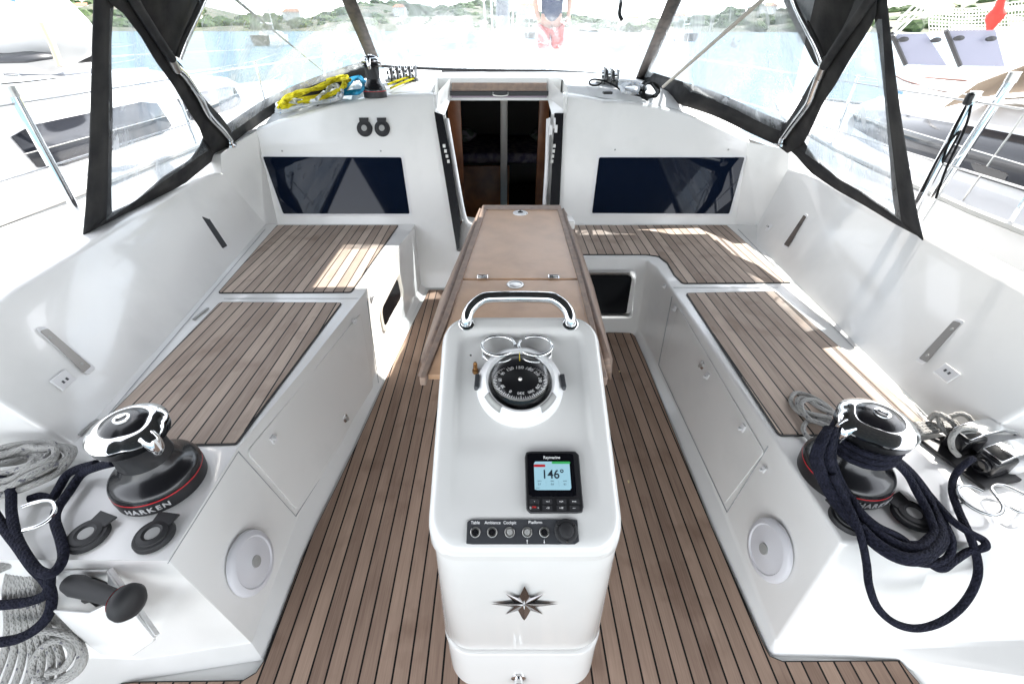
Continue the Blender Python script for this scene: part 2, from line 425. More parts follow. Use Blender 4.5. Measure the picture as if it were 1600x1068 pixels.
# port bench
st = []   # (floor, foot, top, back)
st.append((V3(-.565,3.16,-.002), V3(-.595,3.16,.03), V3(-.622,3.22,.43), V3(-1.75,3.22,.43)))
st.append((P(664,455,-.002), P(655,450,.03), V3(-.632,3.02,.43), V3(xbl(3.02),3.02,.43)))
st.append((P(632,520,-.002), P(624,514,.03), P(606,405,.43), V3(xbl(2.6),2.6,.43)))
st.append((P(603,587,-.002), P(591,575,.03), P(567,460,.43), V3(xbl(2.1),2.1,.43)))
st.append((P(548,706,-.002), P(535,690,.03), P(480,570,.43), V3(xbl(1.6),1.6,.43)))
st.append((P(490,826,-.002), P(466,805,.03), P(371,700,.43), V3(-1.95,1.03,.43)))
st.append((P(411,1030,-.002), P(393,1004,.03), P(262,875,.43), V3(-1.95,.66,.43)))
rows = [list(r) for r in zip(*st)]
mb = MB(); ids = mb.grid(rows)
# aft face, going outboard
c0 = [ids[2][-1], ids[1][-1], ids[0][-1]]
def V(p): return mb.vert(p)
c1 = [V(P(110,873,.43)), V(P(215,1030,.03)), V(P(211,1062,-.002))]
c2 = [ids[3][-1], V(P(-250,1010,.20)), V(P(-250,1100,.15))]
for A, B in ((c0, c1), (c1, c2)):
    for i in range(2): mb.face((A[i], B[i], B[i+1], A[i+1]))
mb.face((ids[2][-1], ids[3][-1], c1[0]))
d1 = V(V3(-.9,-.3,-.002)); d2 = V(V3(-2.0,-.3,.13)); mb.face((c1[2], c2[2], d2, d1))
benchL = obj('side_bench', mb, GEL, yacht, bevel=.028, seg=5, label='port bench with a round speaker at its near end')
# starboard bench
st = [(V3(.38,2.385,-.002), V3(.38,2.405,.03), V3(.38,2.59,.43), V3(.38,3.20,.43)),
      (V3(.76,2.385,-.002), V3(.77,2.405,.03), V3(.82,2.59,.43), V3(.95,3.20,.43)),
      (V3(.84,2.36,-.002), V3(.862,2.385,.03), V3(.90,2.555,.43), V3(1.3,3.20,.43)),
      (P(994,532,-.002), P(1004,524,.03), V3(.926,2.46,.43), V3(1.85,3.20,.43)),
      (P(1013,573,-.002), P(1027,570,.03), P(1051,453,.43), V3(xbr(2.15),2.15,.43)),
      (P(1062,690,-.002), P(1080,680,.03), P(1120,555,.43), V3(xbr(1.6),1.6,.43)),
      (P(1112,817,-.002), P(1134,801,.03), P(1212,689,.43), V3(2.0,1.08,.43)),
      (P(1203,1023,-.002), P(1214,1001,.03), P(1316,848,.43), V3(2.0,.72,.43))]
rows = [list(r) for r in zip(*st)]
mb = MB(); ids = mb.grid(rows)
c0 = [ids[2][-1], ids[1][-1], ids[0][-1]]
c1 = [V(P(1460,852,.43)), V(P(1398,1008,.04)), V(P(1405,1032,-.002))]
c2 = [ids[3][-1], V(P(1800,1000,.33)), V(P(1800,1090,.30))]
for A, B in ((c0, c1), (c1, c2)):
    for i in range(2): mb.face((A[i], B[i], B[i+1], A[i+1]))
mb.face((ids[2][-1], ids[3][-1], c1[0]))
d1 = V(P(1500,1150,-.002)); d2 = V(V3(2.2,.0,.26)); mb.face((c1[2], c2[2], d2, d1))
benchR = obj('side_bench', mb, GEL, yacht, bevel=.028, seg=5, label='L shaped starboard bench with a rope covered winch at its near end')
teak_panel('bench_teak', [(433,352),(623,352),(549,457),(340,458)], .433, T_BENCH, benchL)
teak_panel('bench_teak', [(344,472),(535,473),(374,688),(369,694),(304,696),(126,695)], .433, T_BENCH, benchL)
teak_panel('bench_teak', [(800,352),(1135,352),(1236,442),(1066,443),(1053,430),(1042,411),(1029,401),(1010,398),(820,398)], .433, T_BENCH, benchR, r=[.01,.01,.01,.02,0,0,0,0,.01])
teak_panel('bench_teak', [(1071,458),(1211,455),(1452,663),(1440,676),(1330,680),(1217,681)], .433, T_BENCH, benchR)
# gap lines around the near bench (locker lids)
def groove(pts, parent, r=.0025, name='lid_seam', m=None):
    g = MB(); g.tube(pts, r, 6); return obj(name, g, m or SEAL, parent)
# coamings
def coaming(s, xb, xt, top_front, base_front, lab):
    ys = [1.05, 1.4, 1.9, 2.4, 2.8]
    rows = [[], [], [], [], []]
    for y in ys:
        yt = y+.0
        zt = .85 if y > 1.1 else .80
        rows[0].append(V3(xb(y), y, .426)); rows[1].append(V3(xb(y)*.2+xt(yt)*.8, yt, zt-.07) if False else V3(xt(yt), yt, zt))
        rows[2].append(V3(xt(yt)+s*.13, yt, zt-.005)); rows[3].append(V3(xt(yt)+s*.17, yt, .70)); rows[4].append(V3(xt(yt)+s*.42, yt, .68))
    tf = top_front; bf = base_front
    rows[0].append(bf); rows[1].append(tf); rows[2].append(tf+V3(s*.12, .02, 0)); rows[3].append(tf+V3(s*.16, .02, -.15)); rows[4].append(tf+V3(s*.4, .02, -.17))
    m = MB(); ids = m.grid(rows)
    m.face([ids[i][0] for i in range(4)]+[m.vert((xb(1.05)+s*.42, 1.05, .426))])
    return obj('coaming', m, GEL, yacht, bevel=.02, seg=4, label=lab)
tfL = P(346,270,.85); bfL = P(415,350,.43); tfR = P(1232,263,.85); bfR = P(1183,352,.43)
coL = coaming(-1, xbl, xtl, tfL, bfL, 'port coaming'); coR = coaming(1, xbr, xtr, tfR, bfR, 'starboard coaming')
# ---- bulkhead
TOPL = [(400,199),(432,188),(467,179),(515,164),(569,152),(605,147),(640,145),(668,144.5),(680,146)]
TOPR = [(880,147),(884,145),(912,149),(942,155),(980,158),(1016,162),(1055,171),(1087,179),(1137,202),(1168,216)]
mb = MB()
def bpoly(px): mb.poly([PB(a, b) for a, b in px])
EL = [(680,172),(714,392)]; ER = [(881,172),(866,420)]
zb = [PB(440,347), PB(643,350)]
mb.poly([V3(-1.62,3.162,.43), V3(-1.62,2.99,0), V3(-.26,2.99,0), PB(714,392), PB(680,172), PB(680,152)]+[PB(a, b+6) for a, b in TOPL[::-1][1:]]+[PB(404,215)])
mb.poly([V3(1.70,3.162,.43), V3(1.70,2.99,0), V3(.30,2.99,0), PB(866,420), PB(881,172)]+[PB(a, b+6) for a, b in TOPR]+[PB(1166,236)])
mb.poly([V3(-.26,2.99,0), PB(714,392), PB(866,420), V3(.30,2.99,0)])
# chamfer panels to the coamings
mb.poly([V3(-1.62,3.162,.43), PB(404,215), PB(400,205), tfL+V3(0,.06,.10), tfL, bfL])
mb.poly([V3(1.70,3.162,.43), PB(1166,236), PB(1168,222), tfR+V3(0,.06,.10), tfR, bfR])
bh = obj('cabin_bulkhead', mb, GEL, yacht, smooth=20)
# top edge roll of the bulkhead
def roll(top, name='bulkhead_top_edge'):
    rows = [[] for _ in range(6)]
    for a, b in top:
        q = PB(a, b+6); e = PB(a, b); r = .035
        rows[0].append(q)
        d = e-q
        for k in range(1, 6):
            t = k/5*math.pi/2
            rows[k].append(V3(e.x, q.y+d.y*math.sin(t)+.05*(1-math.cos(t)), q.z+(e.z-q.z)*math.sin(t)))
    return rows
rL = roll([(398,203)]+TOPL); rR = roll(TOPR+[(1172,219)])
mb = MB(); mb.grid(rL); obj('roof_edge', mb, GEL, bh, smooth=60)
mb = MB(); mb.grid(rR); obj('roof_edge', mb, GEL, bh, smooth=60)
# raised corners where the coaming meets the cabin
for s, tf, e in ((-1, tfL, PB(396,203)), (1, tfR, PB(1174,219))):
    mb = MB(); a = tf+V3(0,.06,.10)
    mb.grid([[tf+V3(0,0,-.002), tf+V3(s*.14,.0,-.002)], [a, a+V3(s*.14,0,-.01)], [e+V3(0,.04,.0), e+V3(s*.22,.06,-.05)], [e+V3(0,.6,.0), e+V3(s*.25,.6,-.08)]])
    obj('coaming_step', mb, GEL, bh, bevel=.012)
# ---- roof
xs = [-2.0,-1.72,-1.55,-1.4,-1.25,-1.1,-.94,-.78,-.64,-.455,.445,.64,.78,.94,1.1,1.25,1.4,1.55,1.72,2.0]
front = rL[5]+rR[5]
mb = MB()
ysr = [None, 3.58, 3.66, 3.75, 4.1, 4.5, 5.2, 6, 7, 7.6, 8.2, 9.0, 10, 11.3]
def edge_y(x):
    f = sorted(front, key=lambda p: abs(p.x-x))[0]; return f
rows = []
for y in ysr:
    row = []
    for x in xs:
        if y is None:
            f = sorted(front, key=lambda p: p.x)
            if x <= f[0].x: q = f[0]; row.append(V3(x, q.y, q.z-.3*(q.x-x)))
            elif x >= f[-1].x: q = f[-1]; row.append(V3(x, q.y, q.z-.3*(x-q.x)))
            else:
                for p, q in zip(f, f[1:]):
                    if p.x <= x <= q.x: t = (x-p.x)/max(1e-6, q.x-p.x); row.append(p.lerp(q, t)); break
        else:
            hw = interp(y, [(4,2.0),(7,1.9),(8,1.5),(9,1.2),(10,.8),(11.3,.2)])/2.0
            z = zroof(x, y)
            if abs(x) > 1.95: z = .72
            if y > 7.6: z = z+(.86-z)*min(1, (y-7.6)/.6); z += .05*(y-8.2)*(y > 8.2)*.3
            row.append(V3(x*hw, y, z))
    rows.append(row)
jc = xs.index(-.455)
mb.grid(rows, skip=lambda i, j: i < 3 and j == jc)
roof = obj('cabin_roof', mb, GELR, yacht, smooth=30)
# ---- companionway
mb = MB()
Lt = V3(-.455,3.50,1.253); 
aL = [PB(680,152), PB(680,172)]
yl = 3.75
zl = zroof(0, yl)
xL2, xR2 = PY(705,135,yl).x, PY(855,135,yl).x
# slanted side walls in the roof cut-out and the lintel
zlo = PY(780,157,yl).z; ztop = PY(780,131,yl).z
kL, kR = PB(695,179,-.05), PB(862,179,-.05)
mb.grid([[PB(680,149), V3(xL2-.0,yl,zl)], [PB(680,172), V3(xL2,yl,PY(705,150,yl).z)], [PB(681,180,-.01), kL], [kL, PY(710,158,yl-.02)]])
mb.grid([[PB(881,149), V3(xR2,yl,zl)], [PB(881,172), V3(xR2,yl,PY(852,150,yl).z)], [PB(880,180,-.01), kR], [kR, PY(849,158,yl-.02)]])
mb.grid([[V3(-.455,3.42,1.27), V3(-.455,3.80,1.30)], [V3(-.455,3.42,.9), V3(-.455,3.80,.9)]]); mb.grid([[V3(.445,3.42,1.27), V3(.445,3.80,1.30)], [V3(.445,3.42,.9), V3(.445,3.80,.9)]])
mb.grid([[V3(xL2-.1,yl,zl), V3(xR2+.1,yl,zl)], [V3(xL2-.1,yl,zlo), V3(xR2+.1,yl,zlo)], [V3(xL2-.1,yl+.03,zlo), V3(xR2+.1,yl+.03,zlo)]])
# inner jambs
inL = [PB(695,179,-.05), PB(704,240,-.05), PB(722,345,-.05)]; inR = [PB(862,179,-.05), PB(857,250,-.05), PB(850,360,-.05)]
mb.grid([[p+V3(-.12,0,0) for p in inL], inL, [p+V3(0,.06,0) for p in inL]])
mb.grid([[p+V3(.12,0,0) for p in inR], inR, [p+V3(0,.06,0) for p in inR]])
mb.grid([[inL[2]+V3(-.1,0,-.3), inR[2]+V3(.1,0,-.3)], [inL[2], inR[2]], [inL[2]+V3(0,.1,0), inR[2]+V3(0,.1,0)]])
obj('companionway_frame', mb, GEL, bh, smooth=30)
mb = MB(); mb.tube(cat([PB(698,186,-.03), PB(706,232,-.03), PB(716,290,-.03), PB(725,336,-.03), PB(733,350,-.03), PB(748,353,-.03)], 6), .016, 10)
obj('door_jamb_trim', mb, WHT, bh); mb = MB(); mb.tube(cat([PB(857,186,-.03), PB(855,250,-.03), PB(851,320,-.03)], 4), .016, 10)
obj('door_jamb_trim', mb, WHT, bh)
mb = MB()
mb.box(((xL2+xR2)/2, yl-.012, ztop-.018), (xR2-xL2-.01, .03, .05)); obj('hatch_edge_teak', mb, TWOOD, roof, bevel=.004)
mb = MB(); mb.box(((xL2+xR2)/2, yl-.02, ztop-.060), (xR2-xL2+.02, .02, .03)); hat = obj('hatch_lip', mb, BPL, roof, bevel=.003)
mb = MB(); mb.box(((xL2+xR2)/2, yl-.012, PY(780,147,yl).z), (xR2-xL2-.0, .012, .045))
obj('hatch_acrylic', mb, mat('mauve_acrylic', (.36,.28,.34), .15), roof, bevel=.002)
mb = MB(); c = PY(782,147,yl-.03); mb.tube(cat([c+V3(-.055,0,.012), c+V3(-.05,-.012,-.006), c+V3(0,-.015,-.012), c+V3(.05,-.012,-.006), c+V3(.055,0,.012)],4), .005, 6); obj('hatch_pull', mb, STL, roof)
# raised hatch garage ahead of the opening
mb = MB()
A = [V3(xL2-.06,yl,zl), V3(xR2+.06,yl,zl)]
mb.grid([[V3(xL2-.10,yl+.01,zl-.01), V3(xL2-.06,yl,ztop+.012), V3(xR2+.06,yl,ztop+.012), V3(xR2+.10,yl+.01,zl-.01)],
         [V3(xL2-.10,4.9,zl-.01), V3(xL2-.06,4.85,ztop+.02), V3(xR2+.06,4.85,ztop+.02), V3(xR2+.10,4.9,zl-.01)]])
obj('hatch_garage', mb, GELR, roof, bevel=.01)
# folded door leaves
def leaf(px, slots, lab):
    m = MB(); q = [PB(a, b, .004) for a, b in px]; m.prism(q, BN*.02*-1)
    o = obj('companionway_door', m, BLK, yacht, label=lab)
    s = MB()
    for a, b in slots: s.box(PB(a, b, .026), (.018, .006, .022))
    obj('vent_slot', s, STL, o)
    return o
leaf([(679,176),(692,180),(704,240),(720,345),(718,388),(714,390)], [(694+i*2.2, 228+i*8) for i in range(4)], 'port leaf of the black companionway door')
leaf([(866,178),(880,178),(874,318),(868,345),(858,345)], [(866-i*1.2, 228+i*8) for i in range(4)], 'starboard leaf of the black companionway door')
mb = MB()
for dx in (0, 8): 
    c = PB(861+dx, 190, .03); mb.tube(cat([c+V3(-.012,0,.02), c+V3(-.012,-.02,.0), c+V3(-.01,-.01,-.04)],4), .007, 8); mb.box(c+V3(.0,-.01,-.05), (.02,.02,.06))
obj('door_catch', mb, WHT, bh)
# windows in the bulkhead
def bwin(px, lab):
    rec = MB(); fr = [(a, b) for a, b in px]
    cx = sum(a for a, b in px)/4; cy = sum(b for a, b in px)/4
    g = [PB(a, b, .006) for a, b in px]; g = roundpoly(g, .012)
    m = MB(); m.prism(g, BN*-.004); o = obj('bulkhead_window', m, WIN, yacht, label=lab)
    m = MB(); q = [PB(cx+(a-cx)*1.035, cy+(b-cy)*1.07, .001) for a, b in px]; q = roundpoly(q, .018); m.prism(q, BN*-.004); obj('window_surround', m, WHT, o, bevel=.002)
    return o
wL = bwin([(411,245),(627,246),(640,334),(443,334)], 'window in the port half of the bulkhead')
wR = bwin([(936,246),(1163,246),(1139,334),(925,333)], 'window in the starboard half of the bulkhead')
for a, b in [(441,236),(595,236),(961,234),(1138,234),(391,247),(356,262),(1187,244),(1218,262)]:
    mb = MB(); mb.lathe([(.006,-.002),(.006,.003),(.003,.005),(0,.005)], frame(PB(a, b, .001), -BN), 12)
    obj('snap_stud', mb, GRYP, bh)
# cabin interior
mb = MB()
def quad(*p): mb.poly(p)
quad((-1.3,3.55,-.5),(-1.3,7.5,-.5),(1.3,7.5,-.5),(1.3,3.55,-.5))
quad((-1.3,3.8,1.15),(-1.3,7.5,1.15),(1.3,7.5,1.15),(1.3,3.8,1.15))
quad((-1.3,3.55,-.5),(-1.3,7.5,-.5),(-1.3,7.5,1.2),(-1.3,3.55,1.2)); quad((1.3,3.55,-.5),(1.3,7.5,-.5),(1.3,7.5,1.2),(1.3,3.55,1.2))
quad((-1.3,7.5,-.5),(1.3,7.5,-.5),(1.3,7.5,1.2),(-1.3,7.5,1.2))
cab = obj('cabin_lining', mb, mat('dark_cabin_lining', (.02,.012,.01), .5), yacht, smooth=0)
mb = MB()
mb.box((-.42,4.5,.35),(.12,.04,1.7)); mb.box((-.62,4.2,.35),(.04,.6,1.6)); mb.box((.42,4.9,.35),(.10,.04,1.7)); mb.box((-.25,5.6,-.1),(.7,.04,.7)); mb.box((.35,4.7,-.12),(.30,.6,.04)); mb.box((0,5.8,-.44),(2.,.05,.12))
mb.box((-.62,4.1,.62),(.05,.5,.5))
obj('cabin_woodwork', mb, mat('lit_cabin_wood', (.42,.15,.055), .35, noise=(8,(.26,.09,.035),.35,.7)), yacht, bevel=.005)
mb = MB(); mb.box((.03,5.2,.3),(.075,.05,1.7)); obj('cabin_post', mb, mat('pale_post', (.85,.80,.76), .3), yacht, bevel=.01)
mb = MB(); mb.box((0,6.4,.28),(1.9,1.2,.12)); obj('berth_mattress', mb, mat('berth_cover', (.35,.31,.36), .9, noise=(14,(.15,.12,.2),.4,.6)), yacht, bevel=.04)
for x in (-.55,.6):
    mb = MB(); mb.lathe([(0,-.09),(.16,-.06),(.24,0),(.16,.06),(0,.09)], Matrix.Translation((x,6.3,.46)), 20); obj('pillow', mb, mat('pillow_cloth', (.5,.5,.52), .9, noise=(12,(.2,.25,.2),.45,.55)), yacht)
mb = MB(); mb.box((-.30,5.0,-.27),(.06,.02,.10)); obj('cabin_switch_plate', mb, WHT, yacht)
# entry step below the companionway, port side of the table
mb = MB(); mb.prism([P(716,415,.05), P(745,415,.05), V3(-.1,3.0,.05), V3(-.25,3.0,.05)], (0,0,.13)); obj('entry_step', mb, GEL, yacht, bevel=.02)
# ---- lockers, seams, latches on the bench fronts
def strip(A, B, parent, name, m, n=12, solid=0., bevel=0, label=None):
    a = resamp(A, n); b = resamp(B, n); g = MB(); g.grid([a, b])
    return obj(name, g, m, parent, solid=solid, bevel=bevel, label=label, smooth=60)
def fplane(p0, p1, p2, off=0.):
    n = (p1-p0).cross(p2-p0).normalized()
    if n.dot(O-p0) < 0: n = -n
    return n, p0+n*off
# port near-bench front face (through seat edge and foot)
nL, qL = fplane(P(567,460,.43), P(371,700,.43), P(466,805,.03))
nR, qR = fplane(P(1051,453,.43), P(1212,689,.43), P(1134,801,.03))
nLf, qLf = fplane(P(606,405,.43), P(567,460,.43), P(591,575,.03))
nLi, qLi = fplane(P(371,700,.43), P(262,875,.43), P(393,1004,.03))
nRi, qRi = fplane(P(1212,689,.43), P(1316,848,.43), P(1214,1001,.03))
def HL(a, b, o=0.): return hit(a, b, nL, qL+nL*o)
def HR(a, b, o=0.): return hit(a, b, nR, qR+nR*o)
def panel(px, H_, parent, n, lab, r=.02):
    q = roundpoly([H_(a, b, .001) for a, b in px], r); m = MB(); m.prism(q, n*.006)
    return obj('locker_door', m, GEL, parent, bevel=.003, label=lab)
lk = panel([(384,706),(562,490),(582,604),(462,796)], HL, benchL, nL, None)
rk = panel([(1062,480),(1196,706),(1133,788),(1034,572)], HR, benchR, nR, None)
def seam(px, H_, parent, r=.0022): 
    g = MB(); g.tube([H_(a, b, .001) for a, b in px], r, 6); return obj('lid_seam', g, SEAL, parent)
seam([(372,705),(462,806),(592,602),(574,470)], HL, benchL)
seam([(1200,697),(1136,800),(1029,570),(1050,463)], HR, benchR)
seam([(372,706),(262,880)], lambda a, b, o: hit(a, b, nLi, qLi+nLi*o), benchL, .001)
def latch(c, n, parent, s=1.):
    f = frame(c, n, (0, 1, 0)); m = MB(); m.lathe([(.020*s,0),(.020*s,.004),(.014*s,.007),(0,.007)], f, 20)
    l_ = obj('locker_latch', m, CHR, parent)
    m = MB(); m.box(f @ Vector((0,0,.012)), (.010,.026,.012), f.to_3x3()); obj('latch_knob', m, STL, parent, bevel=.002)
latch(HL(539,653,.004), nL, benchL); latch(HR(1098,570,.004), nR, benchR)
def clip(c, n, parent, s=1.):
    f = frame(c, n, (0, 1, 0)); m = MB()
    m.box(f @ Vector((0,0,.006*s)), (.022*s,.030*s,.010*s), f.to_3x3()); m.box(f @ Vector((0,.006*s,.016*s)), (.012*s,.010*s,.014*s), f.to_3x3())
    o = obj('cushion_clip', m, WHT, parent, bevel=.002)
for a, b in [(425,686),(552,502)]: clip(HL(a, b, .004), nL, benchL)
for a, b in [(580,465)]: clip(hit(a, b, nLf, qLf+nLf*.003), nLf, benchL)
for a, b in [(1056,482),(1107,587),(1163,668)]: clip(HR(a, b, .004), nR, benchR)
clip(hit(1195,733, nRi, qRi+nRi*.002), nRi, benchR, .8)
clip(hit(1040,447, nR, qR+nR*.002), nR, benchR, .8)
# small windows in the bench fronts
def smallwin(px, H_, n, parent, lab):
    q = roundpoly([H_(a, b, .002) for a, b in px], .05, 6)
    c = sum(q, Vector())/len(q)
    outer = [c+(p-c)*1.0 for p in q]; inner = [c+(p-c)*.80 for p in q]; mid = [c+(p-c)*.9+n*.012 for p in q]
    m = MB(); m.grid([outer, [p+n*.010 for p in outer], mid, inner], close=True)
    o = obj('bench_window', m, STL if 'starboard' in lab else mat('cream_frame', (.58,.54,.48), .35), parent, label=lab)
    m = MB(); m.prism(inner, n*.003); obj('window_glass', m, WIN2, o)
    return o
smallwin([(622,424),(630,462),(598,522),(591,485)], lambda a, b, o: hit(a, b, nLf, qLf+nLf*o), nLf, benchL, 'small port hole window in the port bench front')
nF, qF = fplane(V3(.38,2.59,.43), V3(.82,2.59,.43), V3(.77,2.405,.03))
smallwin([(905,422),(998,422),(990,497),(905,497)], lambda a, b, o: hit(a, b, nF, qF+nF*o), nF, benchR, 'small window in the starboard bench front beside the table')
# seat joints
groove([V3(xbl(y)+.035, y, .434) for y in (3.05,2.2,1.15)], benchL, .0016)
groove([P(560,466,.432), P(350,466,.432)], benchL, .0012)
groove([V3(xbr(y)-.03, y, .434) for y in (3.05,2.2,1.15)], benchR, .0016)
groove([P(1052,449,.432), P(1216,449,.432)], benchR, .0012)
for a, b, c, d in [(325,481,302,499),(150,655,126,680)]:
    g = MB(); g.box((P(a,b,.436)+P(c,d,.436))/2, (.012,(P(a,b,.43)-P(c,d,.43)).length,.008), Matrix.Rotation(-.12,3,'Z')); obj('lid_hinge', g, GRYP, benchL, bevel=.002)
# coaming fittings
def cplane(s):
    xb, xt = (xbl, xtl) if s < 0 else (xbr, xtr)
    return fplane(V3(xb(1.2),1.2,.43), V3(xb(2.8),2.8,.43), V3(xt(2.0),2.0,.85))
cpl, cql = cplane(-1); cpr, cqr = cplane(1)
def HC(a, b, o=0.):
    return hit(a, b, cpl, cql+cpl*o) if a < CX else hit(a, b, cpr, cqr+cpr*o)
PLT = mat('dull_steel_plate', (.30,.28,.26), .4, .6)
def plate(px, m, lab, parent, screws=()):
    n = cpl if px[0][0] < CX else cpr
    c = (sum(p[0] for p in px)/4, sum(p[1] for p in px)/4)
    q = roundpoly([HC(c[0]+(a-c[0])*1.0, c[1]+(b-c[1])*1.0, .003) for a, b in px], .006); g = MB(); g.prism(q, n*.002)
    o = obj('step_light', g, m, parent, label=lab)
    k = [HC(c[0]+(a-c[0])*1.2, c[1]+(b-c[1])*1.12, .0) for a, b in px]; g = MB(); g.prism(roundpoly(k, .012), n*.0025); obj('light_surround', g, WHT, parent, bevel=.002)
    for a, b in screws:
        g = MB(); g.lathe([(.006,0),(.005,.002),(0,.0025)], frame(HC(a, b, .005), n), 10); obj('screw_head', g, GRYP, o)
plate([(315,339),(323,336),(355,384),(348,388)], DGRY, 'narrow dark courtesy light plate on the port coaming', coL)
plate([(62,517),(74,513),(142,572),(131,582)], PLT, 'brushed steel plate on the port coaming', coL, [(78,527),(128,568)])
plate([(1256,336),(1260,339),(1232,386),(1225,382)], TAPE, 'narrow brown plate on the starboard coaming', coR)
plate([(1490,501),(1502,505),(1448,566),(1436,560)], PLT, 'brushed steel plate on the starboard coaming', coR, [(1487,514),(1449,555)])
def socket(a, b, parent):
    n = cpl if a < CX else cpr; f = frame(HC(a, b, .002), n, (0,1,0)); g = MB(); g.box(f @ Vector((0,0,.003)), (.07,.05,.006), f.to_3x3()); o = obj('coaming_socket', g, WHT, parent, bevel=.004)
    for dx in (-.009,.009):
        g = MB(); g.box(f @ Vector((dx,-.004,.007)), (.006,.010,.004), f.to_3x3()); obj('socket_slot', g, DGRY, parent)
for a, b, p in [(98,594,coL),(376,355,coL),(1200,355,coR),(1480,583,coR)]: socket(a, b, p)
# speakers
def speaker(a, b, n, q, lab, rad=.098):
    c = hit(a, b, n, q+n*.003); t = thing('round_speaker', lab, 'speaker', c, 'round speakers in the bench fronts')
    f = frame(c, n, (0,1,0)); m = MB(); m.lathe([(rad,0),(rad,.006),(rad*.94,.014),(rad*.80,.018),(rad*.76,.014),(rad*.2,.022),(rad*.2,.022)], f, 56)
    obj('speaker_grille', m, LAV, t)
    m = MB(); m.lathe([(rad*.19,.022),(rad*.18,.026),(0,.027)], f, 24); obj('speaker_centre', m, GRYP, t)
speaker(391,878, nLi, qLi, 'round pale speaker below the port winch, on the bench end left of the pedestal', .100)
speaker(1203,858, nRi, qRi, 'round pale speaker below the rope covered winch, right of the pedestal', .100)
# ---------------------------------------------------------------- steering pedestal
PCX = .058
ped = thing('steering_pedestal', 'white steering pedestal with compass and instrument display on the teak floor', 'steering pedestal', (PCX, .8, 0))
def rrect(cx, cy, a, b, r, n=128):
    pts = []; r = min(max(r, .0015), a*.98, b*.98)
    arcs = [(cx+a-r, cy+b-r, 0), (cx-a+r, cy+b-r, 90), (cx-a+r, cy-b+r, 180), (cx+a-r, cy-b+r, 270)]
    for x, y, s in arcs:
        for k in range(9): t = R(s+k*90/8); pts.append(V3(x+r*math.cos(t), y+r*math.sin(t), 0))
    pts.append(pts[0]); q = resamp(pts, n+1)[:-1]; return q
def ss(a, b, t): t = max(0, min(1, (t-a)/(b-a))); return t*t*(3-2*t)
y0, y1 = .574, 1.175; cyp = (y0+y1)/2; hb = (y1-y0)/2; ha = .234
def ztop_p(y): return .61+.458*(y-.576)
def drop(y): return .005*ss(.64, .72, y)+.007*ss(.77, .84, y)
rows = []
for z in (.570, .576, .588):
    rows.append([V3(p.x, p.y, min(z, ztop_p(p.y)-.02)) for p in rrect(PCX, cyp, ha-(.006 if z < .57 else 0), hb-(.006 if z < .57 else 0), .075)])
for d in [0,.002,.005,.009,.014,.020,.027,.034,.042,.048,.052,.056,.061,.067,.08,.10,.12,.14,.16,.18,.20,.22,.232]:
    ed = .026-math.sqrt(max(0, .026**2-(.026-d)**2)) if d < .026 else 0
    row = []
    for p in rrect(PCX, cyp, max(.002, ha-d), hb-d, max(.012, .078-d)):
        far = ss(0, .02, y1-p.y-.052)
        rec = ss(.045, .066, d)*drop(p.y)
        row.append(V3(p.x, p.y, max(ztop_p(p.y)-ed-rec, .588)))
    rows.append(row)
mb = MB(); ids = mb.grid(rows, close=True); mb.face(ids[-1])
hood = obj('pedestal_hood', mb, PEDM, ped, smooth=60)
def shell(rows_, name, m, parent, **k):
    g = MB(); ids = g.grid(rows_, close=True); g.face(ids[-1]); g.face(ids[0][::-1]); return obj(name, g, m, parent, **k)
rr = []
for z, d in ((.135,.004),(.15,0),(.50,0),(.555,.0),(.565,.003),(.569,.010)):
    fy = .582-.032*(.56-z)/.43; rr.append([V3(p.x, p.y, z) for p in rrect(PCX+.004, (1.08+fy)/2, .232-d, (1.08-fy)/2-d, .08)])
shell(rr, 'pedestal_column', PEDM, ped, smooth=60)
rr = []
for z, hw_, fy in ((0,.218,.508),(.09,.225,.528),(.112,.229,.537),(.126,.233,.543),(.132,.232,.546),(.1335,.224,.556)):
    rr.append([V3(p.x, p.y, z) for p in rrect(PCX+.005, (1.07+fy)/2, hw_, (1.07-fy)/2, .085)])
shell(rr, 'pedestal_base', PEDM, ped, smooth=60)
FY = .5645
c = PY(810,1056,.522); f = frame(c, (0,-1,.0), (1,0,0)); mb = MB(); mb.lathe([(.022,0),(.022,.006),(.014,.010),(.016,.022),(.010,.026),(0,.026)], f, 24); obj('base_knob', mb, CHR, ped)
# star emblem
cst = PY(819.5,944,FY)
def em(a, b, o=0.): return PY(a, b, FY-o)
tips = [(819.5,915),(850,927),(872,943),(848,959),(819,971),(790,959),(767,943),(790,927)]
ins = [(829,934),(836,939.5),(836,948),(829,953),(809.5,953),(803,948),(803,939.5),(810,934)]
mb = MB(); cc = mb.vert(em(819.5,943,.008))
for i in range(8):
    t = mb.vert(em(*tips[i], .0015)); a = mb.vert(em(*ins[i-1], .001)); b = mb.vert(em(*ins[i], .001))
    mb.face((cc, a, t)); mb.face((cc, t, b))
obj('star_emblem', mb, mat('dark_chrome', (.30,.29,.29), .18, 1.), ped, smooth=0)
mb = MB(); mb.poly([em(819,937,.0095), em(820.5,944.5,.0095), em(819,952,.0095), em(817.5,944.5,.0095)]); mb.poly([em(807,944.5,.0095), em(819,943.3,.0095), em(821,944.5,.0095), em(819,946,.0095)])
obj('emblem_spark', mb, WHT, ped, smooth=0)
